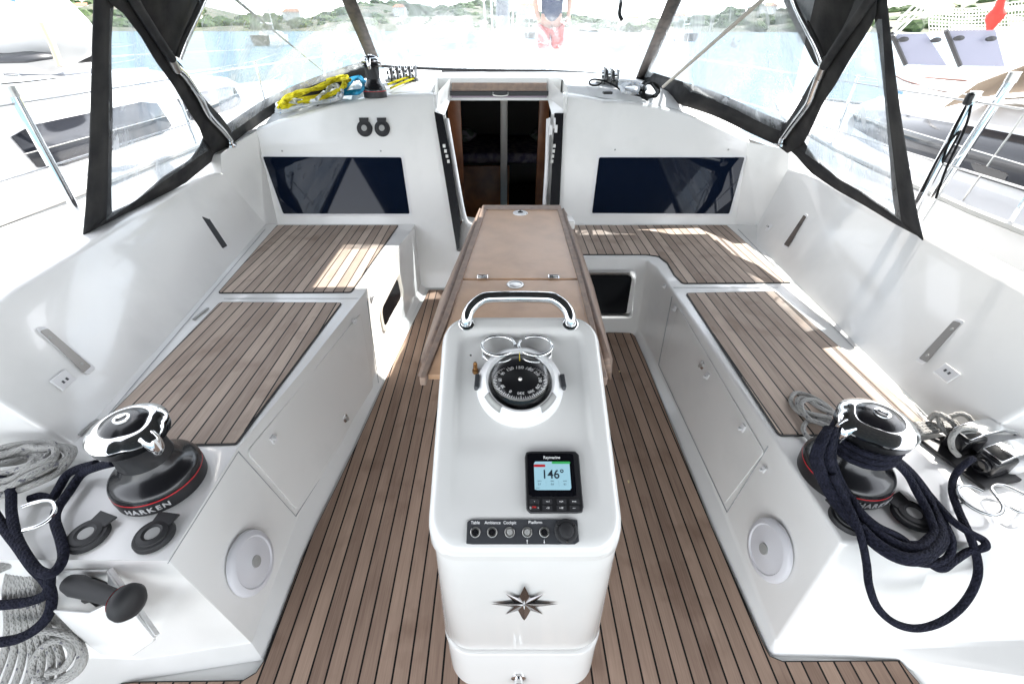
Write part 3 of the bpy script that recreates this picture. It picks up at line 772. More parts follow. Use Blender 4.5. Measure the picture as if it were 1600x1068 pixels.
# grab handle
hy = 1.142
a = V3(-.104, hy, ztop_p(hy)-.03); b = V3(.208, hy, ztop_p(hy)-.03)
pth = [a, a+V3(.0,.0,.04), a+V3(.010,.018,.066), a+V3(.040,.036,.088), a+V3(.080,.044,.095), b+V3(-.080,.044,.095), b+V3(-.040,.036,.088), b+V3(-.010,.018,.066), b+V3(0,0,.04), b]
mb = MB(); mb.tube(cat(pth, 6), .0175, 20); hd = obj('grab_handle', mb, CHR, ped)
for q in (a, b):
    mb = MB(); mb.lathe([(.024,-.01),(.024,.006),(.019,.010),(.0166,.010)], frame(V3(q.x,q.y,ztop_p(q.y)-.004), HN), 24); obj('handle_flange', mb, CHR, hd)
# cup holder rings
def offp(a, b):
    p = PT(a, b); return -drop(p.y)
for px, oa, ob in ((779,R(0),R(330)),(836,R(150),R(490))):
    h = thing('cup_holder', 'polished wire cup ring behind the compass, '+('left of the pair' if px < 800 else 'right of the pair'), 'cup holder', PT(px,545,-.02), 'wire cup rings on the pedestal')
    c = PT(px,551,-.01)
    for k, (z, rad) in enumerate(((.026,.048),(.002,.047))):
        n = 40; pts = []
        for i in range(n+1):
            t = oa+(ob-oa)*i/n; pts.append(c+V3(rad*math.cos(t), rad*math.sin(t), z))
        mb = MB(); mb.tube(pts, .0050 if k == 0 else .0036, 10); obj('wire_ring', mb, CHR, h)
    for t in (R(200), R(-20)):
        mb = MB(); mb.tube([c+V3(.048*math.cos(t), .048*math.sin(t), .026), c+V3(.048*math.cos(t), .048*math.sin(t), -.02)], .0032, 8); obj('ring_post', mb, CHR, h)
# brass bolt and specks
pb = PT(743,582,-.012); bt = thing('brass_bolt', 'corroded brass bolt standing on the pedestal left of the compass', 'bolt', pb)
mb = MB(); mb.lathe([(.009,0),(.009,.012),(.0055,.013),(.0055,.034),(.004,.037),(0,.037)], Matrix.Translation(pb), 6); obj('bolt_head', mb, BRASS, bt, smooth=20)
mb = MB(); mb.lathe([(.0058,.013),(.0062,.018),(.0055,.019),(.0062,.024),(.0055,.026),(.006,.030),(0,.038)], Matrix.Translation(pb), 14); obj('bolt_shank', mb, BRASS, bt)
mb = MB(); mb.lathe([(.0035,0),(.0030,.001),(0,.001)], frame(PT(735.5,555,-.0117), HN), 12); obj('screw_hole', mb, BLK, ped)
# compass
cp = PT(812, 604, -.014); comp = adopt_parent = None
cm = frame(cp, HN, (1,0,0))
mb = MB(); mb.lathe([(.121,0),(.121,.010),(.118,.018),(.113,.026),(.106,.031),(.099,.047),(.094,.051),(.0885,.049),(.0875,.040),(.0875,.034)], cm, 72, cap=False)
comp = obj('compass', mb, WHT, ped)
dm = cm @ Matrix.Translation((0,.0035,.038))
mb = MB(); pr = [(.0875*math.cos(R(a)), .036*math.sin(R(a))) for a in range(0,-91,-10)]; mb.lathe(pr[:-1]+[(0,-.036)], dm, 48, cap=False)
obj('compass_bowl', mb, mat('compass_black', (.006,.006,.008), .3), comp)
dc = dm @ Vector((0,0,0))
cardc = dc+V3(0,.0,-.004)
mb = MB(); mb.lathe([(.075,-.003),(.0745,.000),(.045,.003),(.012,.005),(0,.005)], Matrix.Translation(cardc), 72); obj('compass_card', mb, mat('compass_card_black', (.008,.008,.010), .35), comp)
mb = MB()
for k in range(72):
    t = R(90+k*5); L_ = .010 if k % 6 == 0 else (.0075 if k % 2 == 0 else .0055); wd = .0017 if k % 6 == 0 else .0010
    m3 = Matrix.Rotation(t, 3, 'Z'); rc = .0735-L_/2
    zz = .0022
    mb.box(cardc+m3 @ V3(rc, 0, zz), (L_, wd, .0012), m3)
obj('compass_ticks', mb, TXT, comp)
for k in range(12):
    val = (150+k*30) % 360; t = R(90-k*30); rc = .0545
    s = {0: '0'}.get(val, str(val)); 
    m = Matrix.Translation(cardc+V3(rc*math.cos(t), rc*math.sin(t), .0040)) @ Matrix.Rotation(t-math.pi/2, 4, 'Z')
    text('compass_numeral', s, .0165 if k in (0,1,11) else .0130, m, TXT, comp, bold=.012)
mb = MB(); mb.lathe([(.006,.004),(.006,.008),(.003,.012),(0,.012)], Matrix.Translation(cardc), 16); obj('compass_pivot', mb, STL, comp)
mb = MB(); mb.box(dm @ Vector((0,.070,.004)), (.0020,.026,.002), cm.to_3x3()); obj('lubber_line', mb, mat('lubber_yellow', (.75,.6,.03), .5), comp)
mb = MB(); pr = [(.0872*math.cos(R(a)), .050*math.sin(R(a))) for a in range(0,91,10)]; mb.lathe([(x,y+.001) for x, y in pr[:-1]]+[(0,.051)], dm, 48, cap=False); obj('compass_glass', mb, GLS, comp, smooth=80)
for a0, a1, r0, r1, z in ((R(205),R(238),.093,.105,.0425),(R(302),R(335),.093,.105,.0425)):
    A = [cm @ Vector((r0*math.cos(a0+(a1-a0)*i/8), r0*math.sin(a0+(a1-a0)*i/8), .0510)) for i in range(9)]
    B = [cm @ Vector((r1*math.cos(a0+(a1-a0)*i/8), r1*math.sin(a0+(a1-a0)*i/8), .0330)) for i in range(9)]
    mb = MB(); mb.grid([A, B]); obj('compass_grip', mb, GRYP, comp, solid=.006)
for s in (-1, 1):
    mb = MB(); mb.box(cm @ Vector((s*.119, .004, .022)), (.013,.042,.022), cm.to_3x3() @ Matrix.Rotation(s*R(4),3,'Z')); obj('compass_side_clip', mb, DGRY, comp, bevel=.003)
# display
def LP(a, b): return PT(a, b, -.005)
cD = LP(864,753); m = frame(cD, HN); iv = m.inverted()
q = [iv @ LP(*p) for p in ((820,706),(905,706),(909,802),(821,801))]
w_ = (q[1].x-q[0].x+q[2].x-q[3].x)/2; h_ = (q[0].y-q[3].y+q[1].y-q[2].y)/2
def rbox(mm, w, h, z0, z1, r=.006):
    g = MB(); p = [mm @ V3(a.x, a.y, z0) for a in rrect(0,0,w/2,h/2,r,40)]; g.prism(p, (mm.to_3x3() @ V3(0,0,z1-z0))); return g
disp = obj('autopilot_display', rbox(m, w_, h_, -.002, .014, .009), BPL, ped, bevel=.003, label='black autopilot display reading 146 degrees')
def LQ(a, b, z):      # pixel to local on display face
    p = hit(a, b, HN, cD+HN*z); v = iv @ p; return v.x, v.y
def drect(a, b, c, d, z, mt, name, par, r=.001):
    x0, ya = LQ(a, b, z); x1, yb = LQ(c, d, z)
    mm = m @ Matrix.Translation(((x0+x1)/2, (ya+yb)/2, 0)); return obj(name, rbox(mm, abs(x1-x0), abs(ya-yb), z-.0005, z, r), mt, par, smooth=0)
drect(824,708,901,775,.0147, mat('screen_glass_black',(.004,.004,.006),.08), 'display_glass', disp, .004)
SCR = mat('lit_screen', (.05,.08,.1), .3, emis=((.30,.52,.62), .17))
drect(834,720.5,893,765,.0153, SCR, 'lcd_screen', disp)
drect(862,720.5,891,724,.0158, mat('screen_green',(.02,.1,.04),.4,emis=((.02,.25,.06),.2)), 'screen_status_bar', disp, .0005)
drect(834,725,852,729,.0158, mat('screen_red',(.2,.01,.01),.4,emis=((.30,.01,.02),.15)), 'screen_mode_bar', disp, .001)
def dtext(s, a, b, size, mt, z=.0160, bold=0., name='display_lettering', al='CENTER'):
    x, y = LQ(a, b, z); text(name, s, size, m @ Matrix.Translation((x, y, z)), mt, disp, bold=bold, align=al)
INK = mat('screen_ink', (.01,.02,.03), .5)
dtext('146°', 864, 741, .030, INK, bold=.012)
dtext('Raymarine', 862, 714.3, .0100, TXT, z=.0152, bold=.012)
for x, t1, t2 in ((843,'DEPTH','2.7'),(863,'SPEED','0.0'),(883,'RUDD','0.1')):
    dtext(t1, x, 751, .0032, INK); dtext(t2, x, 756, .0058, INK, bold=.01)
for x in (853, 873): drect(x, 749.5, x+.5, 759, .0157, INK, 'screen_divider', disp, .0001)
dtext('AUTO', 840, 762, .0030, INK)
KEY = mat('display_key', (.03,.03,.033), .45)
for i, x in enumerate((835,855,877,897)):
    for j, y in enumerate((783,793)):
        drect(x-8+i*.3, y-4, x+8+i*.3, y+4, .0160, KEY, 'display_key', disp, .002)
for x, y, s in ((835,783,'•'),(856,783,'<-1'),(877,783,'+1>'),(897,783,'===' ),(829,793,'O'),(841,793,'>'),(856,793,'-10'),(877,793,'+10'),(897,793,'~~')):
    dtext(s, x, y, .0058, TXT, z=.0166, bold=.01)
dtext('STBY', 835, 792, .0045, mat('red_print',(.7,.03,.03),.5), z=.0166, bold=.02)
# switch panel
cS = PT(818,830,.0005); m2 = frame(cS, HN); iv2 = m2.inverted()
def SQ(a, b, z=.004): v = iv2 @ hit(a, b, HN, cS+HN*z); return v.x, v.y
xa, ya = SQ(730,811,0); xb_, yb_ = SQ(905,850,0); 
sp = obj('switch_panel', rbox(m2 @ Matrix.Translation(((xa+xb_)/2,(ya+yb_)/2,0)), xb_-xa, ya-yb_, -.001, .0035, .0015), DGRY, ped, bevel=.001)
for x, lit in ((742.6,0),(769,0),(796.3,1),(823.7,1),(850.4,0)):
    u, v = SQ(x, 831); f = m2 @ Matrix.Translation((u, v, .0035)); g = MB(); g.lathe([(.0118,0),(.0118,.002),(.0105,.0035),(.0085,.0035),(.0075,.002)], f, 28); o = obj('push_button', g, STL, sp)
    g = MB(); g.lathe([(.0072,.0),(.0070,.003),(0,.0032)], f, 20); obj('button_centre', g, GRYP if lit else BLK, sp)
for x, y, s in ((742.6,816,'Table'),(769.7,816,'Ambiance'),(796.5,816,'Cockpit'),(836.5,815.5,'Platform')):
    u, v = SQ(x, y); text('switch_lettering', s, .0095, m2 @ Matrix.Translation((u, v, .0038)), TXT, sp, bold=.012)
for x, s in ((823.7,1),(850.4,-1)):
    u, v = SQ(x, 845.5); g = MB(); f = m2 @ Matrix.Translation((u, v, .0040)) @ Matrix.Rotation(0 if s > 0 else math.pi, 4, 'Z')
    g.prism([f @ V3(a*.0016, b*.0012, 0) for a, b in ((-.45,-4),(.45,-4),(.45,1),(1.4,1),(0,4),(-1.4,1),(-.45,1))], HN*.0004); obj('arrow_mark', g, TXT, sp, smooth=0)
u, v = SQ(884.5, 829); f = m2 @ Matrix.Translation((u, v, .0035)); g = MB(); g.lathe([(.0275,0),(.0275,.003),(.025,.005),(.018,.005),(.0165,.010),(.012,.012),(0,.0125)], f, 40); so_ = obj('power_socket', g, BRUB, sp)
for t in (R(90+60),R(30),R(270)):
    g = MB(); g.lathe([(.0028,.005),(.0022,.0064),(0,.0066)], f @ Matrix.Translation((.0225*math.cos(t), .0225*math.sin(t), 0)), 10); obj('socket_screw', g, CHR, sp)
# ---------------------------------------------------------------- folding table
tb = thing('cockpit_table', 'brown folding cockpit table with dropped leaves behind the pedestal', 'table', (.08,1.9,0))
ZT = .75
def tpoly(name, px, m_, t=.02, z=ZT, bev=.003):
    g = MB(); g.prism([P(a, b, z)-V3(0,0,t) for a, b in px], (0,0,t)); return obj(name, g, m_, tb, bevel=bev)
tpoly('table_lid', [(760,327),(871,327),(903,435),(722,435)], TPLY)
tpoly('table_top', [(721.5,437),(903.5,437),(922,512),(940,585),(668,585),(697,512)], TPLY)
tpoly('table_rim', [(754,320),(876,320),(874,327),(757,327)], TWOOD, .03, .756)
tpoly('table_rim', [(754,320),(760,327),(722,436),(699,500),(664,590),(655,590),(690,500),(713,436)], TWOOD, .03, .756)
tpoly('table_rim', [(871,327),(876,320),(884,346),(911,436),(928,500),(950,590),(942,590),(919,500),(903,436)], TWOOD, .03, .756)
for s, top, bot, lab in ((-1, [(752,326),(712,436),(690,500),(658,588)], [(740,352,.5),(690,470,.5),(661,561,.5),(668,592,.45)], 'port leaf'),
                         (1, [(878,326),(911,436),(929,500),(948,560)], [(893,352,.5),(925,450,.5),(953,562,.5),(951,594,.44)], 'starboard leaf')):
    A = [P(a, b, .735) for a, b in top]; B = [P(a, b, z) for a, b, z in bot]
    g = MB(); g.grid([A, B]); obj('table_leaf', g, TWOOD, tb, solid=.022, smooth=60)
for a, b in ((754,433),(865,433)):
    c = P(a, b, ZT+.002); g = MB(); g.box(c+V3(0,0,.002), (.045,.03,.004)); g.tube([c+V3(-.02,0,.007), c+V3(.02,0,.007)], .005, 8); hj = obj('table_hinge', g, CHR, tb, bevel=.001)
    
c = P(813,333,ZT); g = MB(); g.lathe([(.042,0),(.040,.004),(.02,.005),(0,.005)], Matrix.Translation(c), 28); lt = obj('table_catch', g, WHT, tb)
g = MB(); g.box(c+V3(0,0,.007), (.028,.012,.006)); g.box(c+V3(0,.004,.011), (.012,.02,.006)); obj('catch_lever', g, BPL, lt, bevel=.001)
c = P(805,445,ZT); g = MB(); g.lathe([(.034,0),(.034,.003),(.028,.004),(.024,.002),(.02,.003),(0,.003)], Matrix.Translation(c), 28); obj('table_socket', g, STL, tb)
g = MB(); g.box((.07,1.85,.36), (.22,1.1,.70)); obj('table_pedestal', g, GEL, tb, bevel=.03)
g = MB(); g.box(P(883,345,.70)+V3(.03,.03,-.02), (.05,.10,.05)); obj('table_end_bracket', g, GEL, tb, bevel=.008)
# ---------------------------------------------------------------- winches
def make_winch(name, lab, mark=True, k=1.0, rot=0., group=None):
    t = thing(name, lab, 'winch', (0,0,0), group)
    kr = k*.82
    def S(pr): return [(r*kr, z*k) for r, z in pr]
    g = MB(); g.lathe(S([(.150,0),(.152,.030),(.150,.043)]), None, 64); obj('winch_base', g, BPL, t)
    g = MB(); g.lathe(S([(.1505,.0425),(.1505,.0465)]), None, 64); obj('red_band', g, RED, t)
    g = MB(); g.lathe(S([(.150,.046),(.149,.055),(.143,.066),(.130,.076),(.112,.086),(.098,.100),(.088,.120)]), None, 64); obj('winch_skirt', g, BLK, t)
    def fl(a, z): return 1+.06*math.cos(9*a+z*60/k)*max(0, min(1, (z/k-.118)/.02))
    g = MB(); g.lathe(S([(.088,.115),(.084,.135),(.083,.155),(.085,.175),(.090,.190),(.094,.197)]), None, 80, fl); obj('winch_drum', g, BRUB, t)
    g = MB(); g.lathe(S([(.094,.196),(.115,.204),(.118,.208),(.100,.214),(.098,.217),(.116,.223),(.120,.228)]), None, 64); obj('self_tailing_jaw', g, BLK, t)
    def lobe(a, z): return 1+.10*math.exp(-((a-math.pi*1.62)/.34)**2)-.05*math.exp(-((a-math.pi*1.38)/.22)**2)-.05*math.exp(-((a-math.pi*1.86)/.22)**2)
    g = MB(); g.lathe(S([(.121,.230),(.124,.236),(.119,.243),(.098,.253),(.078,.259),(.074,.258)]), None, 96, lobe); cap_ = obj('winch_cap', g, CHR, t)
    g = MB(); g.lathe(S([(.076,.257),(.070,.263),(.045,.269),(.026,.271)]), None, 96, lobe); obj('cap_disc', g, BLK, t)
    g = MB(); g.lathe(S([(.026,.269),(.025,.275),(.018,.276),(.015,.271),(.013,.266)]), None, 32); obj('cap_hub', g, CHR, t)
    g = MB(); g.lathe(S([(.013,.266),(.012,.267),(0,.267)]), None, 8); obj('hub_socket', g, BLK, t)
    a = math.pi*1.62; d = V3(math.cos(a), math.sin(a), 0)
    g = MB(); g.tube([d*.108*kr+V3(0,0,.240*k), d*.130*kr+V3(0,0,.230*k), d*.138*kr+V3(0,0,.210*k), d*.128*kr+V3(0,0,.192*k)], [.024*k,.023*k,.019*k,.015*k], 14); obj('stripper_arm', g, CHR, t)
    if mark:
        for i, ch in enumerate('HARKEN'):
            th = R(-116+(i-2.5)*9.0)
            mm = Matrix.Rotation(th+math.pi/2, 4, 'Z') @ Matrix.Translation((0,-.1545*kr,.0225*k)) @ Matrix.Rotation(math.pi/2, 4, 'X')
            text('base_lettering', ch, .026*k, mm, TXG, t, ext=.0006, bold=.025)
    return t
W1 = make_winch('winch', 'large black winch with bare drum and polished cap on the port bench end', True, 1.0, R(-9))
W1.location = P(255,752,.433); W1.rotation_euler.z = R(43)
W2 = copy_tree(W1); W2.name = 'winch'; W2['label'] = 'large black winch draped with navy rope on the starboard bench end'
W2.location = P(1314,743,.433); W2.rotation_euler.z = R(-100)
for ch in W2.children:
    if ch.name.startswith('base_lettering'): ch.rotation_euler.z = R(136)
for o_ in (W1, W2): o_['group'] = 'large winches on the bench ends'
W3 = make_winch('winch', 'small black winch on the cabin roof beside the yellow rope', False, .62)
wp = PR(587,152); W3.location = wp; W3.rotation_euler.z = R(-20); W3.scale = (1,1,1.45)
# deck fill buttons
def deckswitch(a, b, lab, par=None, rot=0., pos=None, n=None, k=1.):
    c = pos or P(a, b, .434); t = thing('foot_switch', lab, 'deck switch', c, 'round black deck switches')
    f = frame(c, n or (0,0,1), (1,0,0)) @ Matrix.Rotation(rot, 4, 'Z')
    g = MB(); g.lathe([(.052*k,0),(.052*k,.008*k),(.048*k,.014*k),(.040*k,.014*k),(.038*k,.018*k),(.026*k,.021*k),(.020*k,.017*k)], f, 40); obj('switch_body', g, BRUB, t)
    g = MB(); g.lathe([(.020*k,.015*k),(.019*k,.0175*k),(0,.018*k)], f, 24); obj('switch_button', g, GRYP, t)
    g = MB(); g.prism([f @ V3(x*k, y*k, z*k) for x, y, z in ((-.028,.030,.012),(.028,.030,.012),(.034,.064,.014),(-.030,.064,.014))], f.to_3x3() @ V3(0,0,.006*k)); obj('switch_flap', g, BRUB, t, bevel=.001)
deckswitch(139,838, 'round black deck switch left of the pair under the port winch', rot=R(-18))
deckswitch(242,838, 'round black deck switch right of the pair under the port winch', rot=R(-8))
deckswitch(1326,812, 'round black deck switch half covered by navy rope strands under the starboard winch', rot=R(10))
deckswitch(1424,806, 'round black deck switch with flap open beside the rope loops on the starboard side', rot=R(22))
deckswitch(0,0, 'round black socket with flap on the bulkhead, left of the pair', pos=PB(570,201,.003), n=-BN, k=1.02, rot=0)
deckswitch(0,0, 'round black socket with flap on the bulkhead, right of the pair', pos=PB(597.5,201,.003), n=-BN, k=1.02, rot=0)
# ---------------------------------------------------------------- ropes
def rope(name, lab, paths, r, m, loc=None, group=None, k=6, cat_='rope', closed=False):
    g = MB()
    for pth in paths: g.tube(cat(pth, k, closed), r, 10, closed)
    o = obj(name, g, m, smooth=80); o['label'] = lab; o['category'] = cat_
    if group: o['group'] = group
    return o
def zr(px, py):       # rope height over the starboard bench end and its aft slope
    if py < 850: return .445
    return max(.16, .445-(py-850)*.0017)
def rp(pts, dz=0.): return [P(p[0], p[1], (p[2] if len(p) > 2 else zr(p[0], p[1]))+dz) for p in pts]
nav = []
for i in range(7):
    o_ = (i-3)*5.2; h = .006*(i % 3)
    q = [(1300+o_*.45,668,.66),(1291+o_*.75,690,.64),(1286+o_,718,.585),(1298+o_,750,.52),(1318+o_*1.0,785,.475),(1345+o_*.9,817,.455),(1378+o_*.6,845-o_*.6,.452),(1412+o_*.2,862-o_*.9,.448),(1442-o_*.3,862-o_*.8,.45),(1462-o_*.8,845-o_*.3,.45)]
    if i < 4: q += [(1466-o_*.6,822,.45),(1455-o_*.4,790,.452),(1438-o_*.4,762,.47),(1416-o_*.4,735,.50),(1394-o_*.3,716,.55),(1372,706,.60)]
    else: q += [(1462-o_*.2,828,.45),(1452-o_*.2,800,.455),(1436-o_*.2,770,.47),(1418,742,.50),(1398,722,.55),(1374,706,.60)]
    nav.append([P(a, b, z+h) for a, b, z in q])
nav.append(rp([(1395,716,.57),(1418,738,.50),(1448,775,.455),(1474,815,.45),(1487,843,.45),(1484,866,.43),(1468,878,.42),(1440,880,.42),(1405,868,.43),(1372,846,.452),(1345,820,.47)]))
nav.append(rp([(1392,718,.55),(1412,732,.50),(1431,748,.47),(1459,781,.46),(1487,812,.465),(1516,832,.46),(1536,843,.452),(1540,853,.45),(1528,858,.44),(1513,861,.43),(1490,876,.42),(1473,888,.41),(1456,882,.41),(1432,860,.43),(1405,838,.462),(1372,822,.472),(1346,800,.485),(1330,775,.50)]))
nav.append(rp([(1300,740,.56),(1318,775,.51),(1336,812,.48),(1347,845,.455),(1354,880,.41),(1358,914,.37),(1371,948,.33),(1397,972,.31),(1431,981,.30),(1468,972,.31),(1501,948,.33),(1523,914,.37),(1528,880,.41),(1516,838,.455),(1498,798,.455),(1488,768,.455),(1490,747,.46),(1499,733,.48),(1512,721,.50),(1520,716,.50)]))
rope('navy_rope', 'navy braided rope hanging in loops from the starboard winch', nav, .0098, R_NAVY)
# wraps on the winch drum
c = W2.location; q = [c+V3(math.cos(t*.35)*.084, math.sin(t*.35)*.084, .125+t*.0012) for t in range(56)]
rope('navy_rope', 'navy rope wrapped round the drum of the starboard winch', [q], .0095, R_NAVY, k=1)
# port navy rope
nv = [rp([(178,722,.56),(155,728,.52),(128,740,.47),(107,769,.46),(91,792,.46),(86,813,.46),(95,842,.455),(99,868,.45),(90,888,.45),(76,896,.45),(58,889,.45),(40,866,.46),(25,836,.46),(18,800,.47),(16,765,.49),(0,745,.5)]),
      rp([(-10,800,.47),(10,830,.46),(28,853,.46),(50,884,.44),(72,908,.40),(81,931,.36),(76,959,.33),(56,982,.31),(25,998,.30),(-20,1005,.30)]),
      rp([(78,900,.42),(74,925,.38),(50,938,.36),(10,944,.35),(-20,945,.35)]),
      rp([(150,724,.50),(122,732,.48),(104,742,.47),(92,762,.46),(80,778,.455),(62,775,.455),(45,780,.455)])]
rope('navy_rope', 'navy rope running from the port winch and looping down at the left edge', nv, .0125, R_NAVY)
# coils of grey rope
def coil(name, lab, c, n, a, b, r, m, tilt=0., rot=0., turns=5, jit=.25, up=.4, seed=1, sweep=1.0, cat_='rope'):
    rnd = random.Random(seed); g = MB()
    pts = []; N = 14
    for k in range(int(turns*N)):
        t = 2*math.pi*k/N; w = k/(turns*N)
        f = 1+jit*(rnd.random()-.5)*.5+.18*math.sin(t*.37+seed)
        x = a*f*math.cos(t); y = b*f*math.sin(t)*(1+.25*math.sin(t*.21+seed*2))
        z = r*(1+up*3*(w))+rnd.random()*r*1.3
        q = V3(x*math.cos(rot)-y*math.sin(rot), x*math.sin(rot)+y*math.cos(rot), z)
        pts.append(Vector(c)+q)
    g.tube(cat(pts, 4), r, 8)
    o = obj(name, g, m, smooth=80); o['label'] = lab; o['category'] = cat_; return o
coil('rope_coil', 'thick grey flecked rope bundle on the coaming corner at the left edge', P(30,745,.45), None, .115,.07,.0100, R_GREY, rot=R(20), turns=9, jit=.7, up=1.6, seed=3)
gl = []
for i in range(7):
    o_ = (i-3)*9
    gl.append(rp([(-20,850+i*8,.42),(24+o_*.4,880,.40),(34+o_*.9,925,.35),(42+o_*1.1,975,.26),(50+o_*1.6,1020,.19),(44+o_*1.9,1058,.15),(30+o_*2,1090,.13)]))
gl.append(rp([(30,950,.30),(62,960,.27),(95,975,.24),(122,1000,.22),(132,1028,.20),(118,1052,.17),(88,1066,.15),(60,1060,.15),(50,1040,.17),(62,1015,.21),(84,1000,.24),(105,1004,.24),(112,1022,.22),(98,1044,.18),(74,1050,.17)]))
gl.append(rp([(40,990,.25),(70,985,.26),(104,992,.25),(124,1014,.22),(120,1040,.19),(96,1060,.16),(70,1072,.15)]))
rope('grey_rope', 'grey flecked rope hanging in long loops at the lower left corner', gl, .0088, R_GREY)
gr = [rp([(1312,655,.455),(1290,632,.455),(1262,617,.445),(1242,614,.445),(1236,628,.445),(1250,645,.445),(1275,652,.45),(1305,660,.46)]),
      rp([(1310,650,.46),(1280,636,.47),(1258,622,.465),(1246,624,.462),(1250,638,.462),(1268,646,.46),(1300,652,.47)]),
      rp([(1315,668,.46),(1285,658,.45),(1262,658,.447),(1255,670,.445),(1262,682,.445),(1275,690,.445)]),
      rp([(1300,640,.47),(1270,624,.475),(1252,630,.47),(1262,652,.462),(1290,664,.46),(1312,672,.46)])]
rope('grey_rope', 'grey flecked rope looped on the starboard bench teak behind the winch', gr, .008, R_GREY)
gr = []
for i in range(4):
    gr.append(rp([(1390,664+i*5,.50+.01*i),(1430,662+i*5,.465),(1462,661+i*4,.46),(1492,664+i*2,.47),(1512,676,.48)]))
gr += [rp([(1452,655,.47),(1462,646,.50),(1476,650,.51),(1490,662,.50),(1498,678,.47),(1488,682,.46),(1472,668,.47),(1466,650,.49)]),
       rp([(1480,652,.50),(1500,646,.52),(1514,652,.52),(1518,664,.50),(1504,668,.49),(1488,656,.50)]),
       rp([(1498,712,.46),(1488,700,.48),(1487,684,.51),(1496,672,.53),(1512,668,.54),(1526,670,.54)])]
rope('grey_rope', 'grey rope with a knot between the starboard winch and the rope clutch', gr, .0085, R_GREY)
# rope clutch (starboard)
cl = thing('rope_clutch', 'black and chrome double rope clutch on the starboard bench end', 'rope clutch', P(1535,715,.43))
c = P(1505,722,.433); ax = (P(1600,706,.43)-P(1500,728,.43)).normalized(); pe = V3(-ax.y, ax.x, 0)
m3 = Matrix((ax, pe, V3(0,0,1))).transposed()
def lb(name, l, d, mt, bv=.006, tilt=0.):
    g = MB(); g.box(c+m3 @ V3(*l), d, m3 @ Matrix.Rotation(tilt,3,'Y')); return obj(name, g, mt, cl, bevel=bv)
lb('clutch_plate', (.02,.0,.006), (.15,.20,.012), BPL, .003)
lb('clutch_body', (.03,-.045,.045), (.09,.062,.07), BLK, .012); lb('clutch_body', (.03,.045,.045), (.09,.062,.07), BLK, .012)
for y in (-.045,.045):
    g = MB(); g.grid([[c+m3 @ V3(x, y+s*.028, z) for x, z in ((-.01,.085),(.04,.10),(.12,.10),(.19,.075),(.23,.045))] for s in (-1,1)]); obj('clutch_handle', g, CHR, cl, solid=.012, bevel=.003)
lb('clutch_housing', (.15,0,.03), (.17,.17,.055), WHT, .025)
g = MB(); f = frame(c+m3 @ V3(-.02,-.045,.045), -ax); g.lathe([(.024,0),(.024,.01),(.017,.012),(.015,-.01)], f, 20); obj('rope_bush', g, BLK, cl)
# chrome S shaped rope hooks
HOOK = mat('hook_steel', (.36,.37,.38), .22, .9)
def wire(px, lab, z=.47, r=.0052):
    g = MB(); g.tube(cat([P(a, b, z) for a, b in px], 6), r, 10); o = obj('rope_hook', g, HOOK); tag(o, lab, 'rope hook', 'bent steel rope hooks'); return o
h1 = wire([(1535,767),(1515,759),(1499,760),(1498,772),(1510,786),(1530,798),(1552,804),(1565,800),(1566,788),(1556,774),(1549,763),(1556,757),(1572,759),(1600,772)], 'bent steel rope hook with two curls beside the rope clutch')
h2 = wire([(1578,792),(1592,799),(1615,800),(1640,790)], 'bent steel rope hook cut by the right edge of the picture')
g = MB(); g.tube([P(1507,783,.47), P(1497,792,.434)], .004, 8); obj('hook_foot', g, CHR, h1)
g = MB(); g.tube([P(1592,799,.47), P(1600,792,.434)], .004, 8); obj('hook_foot', g, CHR, h2)
g = MB(); g.tube(cat([P(a, b, .47) for a, b in ((34,792),(50,786),(68,782),(82,784),(86,798),(76,812),(58,822),(36,828))], 6), .006, 10); o = obj('rope_hook', g, CHR); tag(o, 'bent steel rope hook under the navy rope at the left edge', 'rope hook', 'bent steel rope hooks')
# winch handle in its pocket (port)
hnd = thing('winch_crank', 'black winch handle with a ball knob lying in the white pocket', 'winch handle', P(150,920,.3))
A = P(112,912,.40); B = P(192,938,.42); d = (B-A).normalized()
g = MB(); g.tube([A+d*t*(B-A).length for t in (-.05,.1,.3,.6,.85,1.02)], [.022,.027,.024,.022,.020,.022], 18); obj('handle_grip', g, BRUB, hnd)
g = MB(); g.lathe([(.026,-.014),(.036,-.006)], frame(B, d), 32); obj('knob_band', g, RED, hnd)
g = MB(); g.lathe([(.020,-.014),(.034,-.006),(.043,.008),(.044,.020),(.036,.034),(.020,.042),(0,.044)], frame(B, d), 32); obj('handle_knob', g, BRUB, hnd)
g = MB(); g.tube([A+V3(.0,.0,0), A+V3(.03,.02,-.05), P(135,935,.25)], [.018,.02,.02], 10); obj('handle_shank', g, BRUB, hnd)
pk = thing('handle_pocket', 'white moulded pocket on the aft face of the port bench end', 'storage pocket', P(165,970,.1))
yy = .655
def Q(a, b, z): return P(a, b, z)
F1 = [Q(88,896,.40), Q(160,898,.405), Q(165,888,.41)]
mb = MB()
tl, tr = Q(86,950,.36), Q(205,930,.36)
# box: inner back, rim, front
back = [Q(90,892,.40), Q(168,890,.40)]
mb.grid([[back[0], back[1]], [Q(95,935,.25), Q(172,935,.25)]])
mb.grid([[Q(84,952,.34), Q(140,956,.345), Q(172,940,.36), Q(212,958,.36), Q(242,996,.33)], [Q(128,996,.22), Q(160,1020,.19), Q(190,1022,.20), Q(210,1022,.22), Q(242,1000,.31)]])
mb.grid([[back[1], Q(212,958,.36)], [Q(172,905,.38), Q(172,940,.36)]])
mb.grid([[Q(168,890,.40), Q(242,994,.33)], [Q(176,886,.40), Q(250,990,.32)]])
obj('pocket_shell', mb, GEL, pk, solid=.008, bevel=.003)
mb = MB(); mb.prism([Q(118,925,.28), Q(150,948,.28), Q(168,942,.28), Q(150,925,.28)], (0,0,.005)); obj('pocket_opening', mb, BPL, pk)
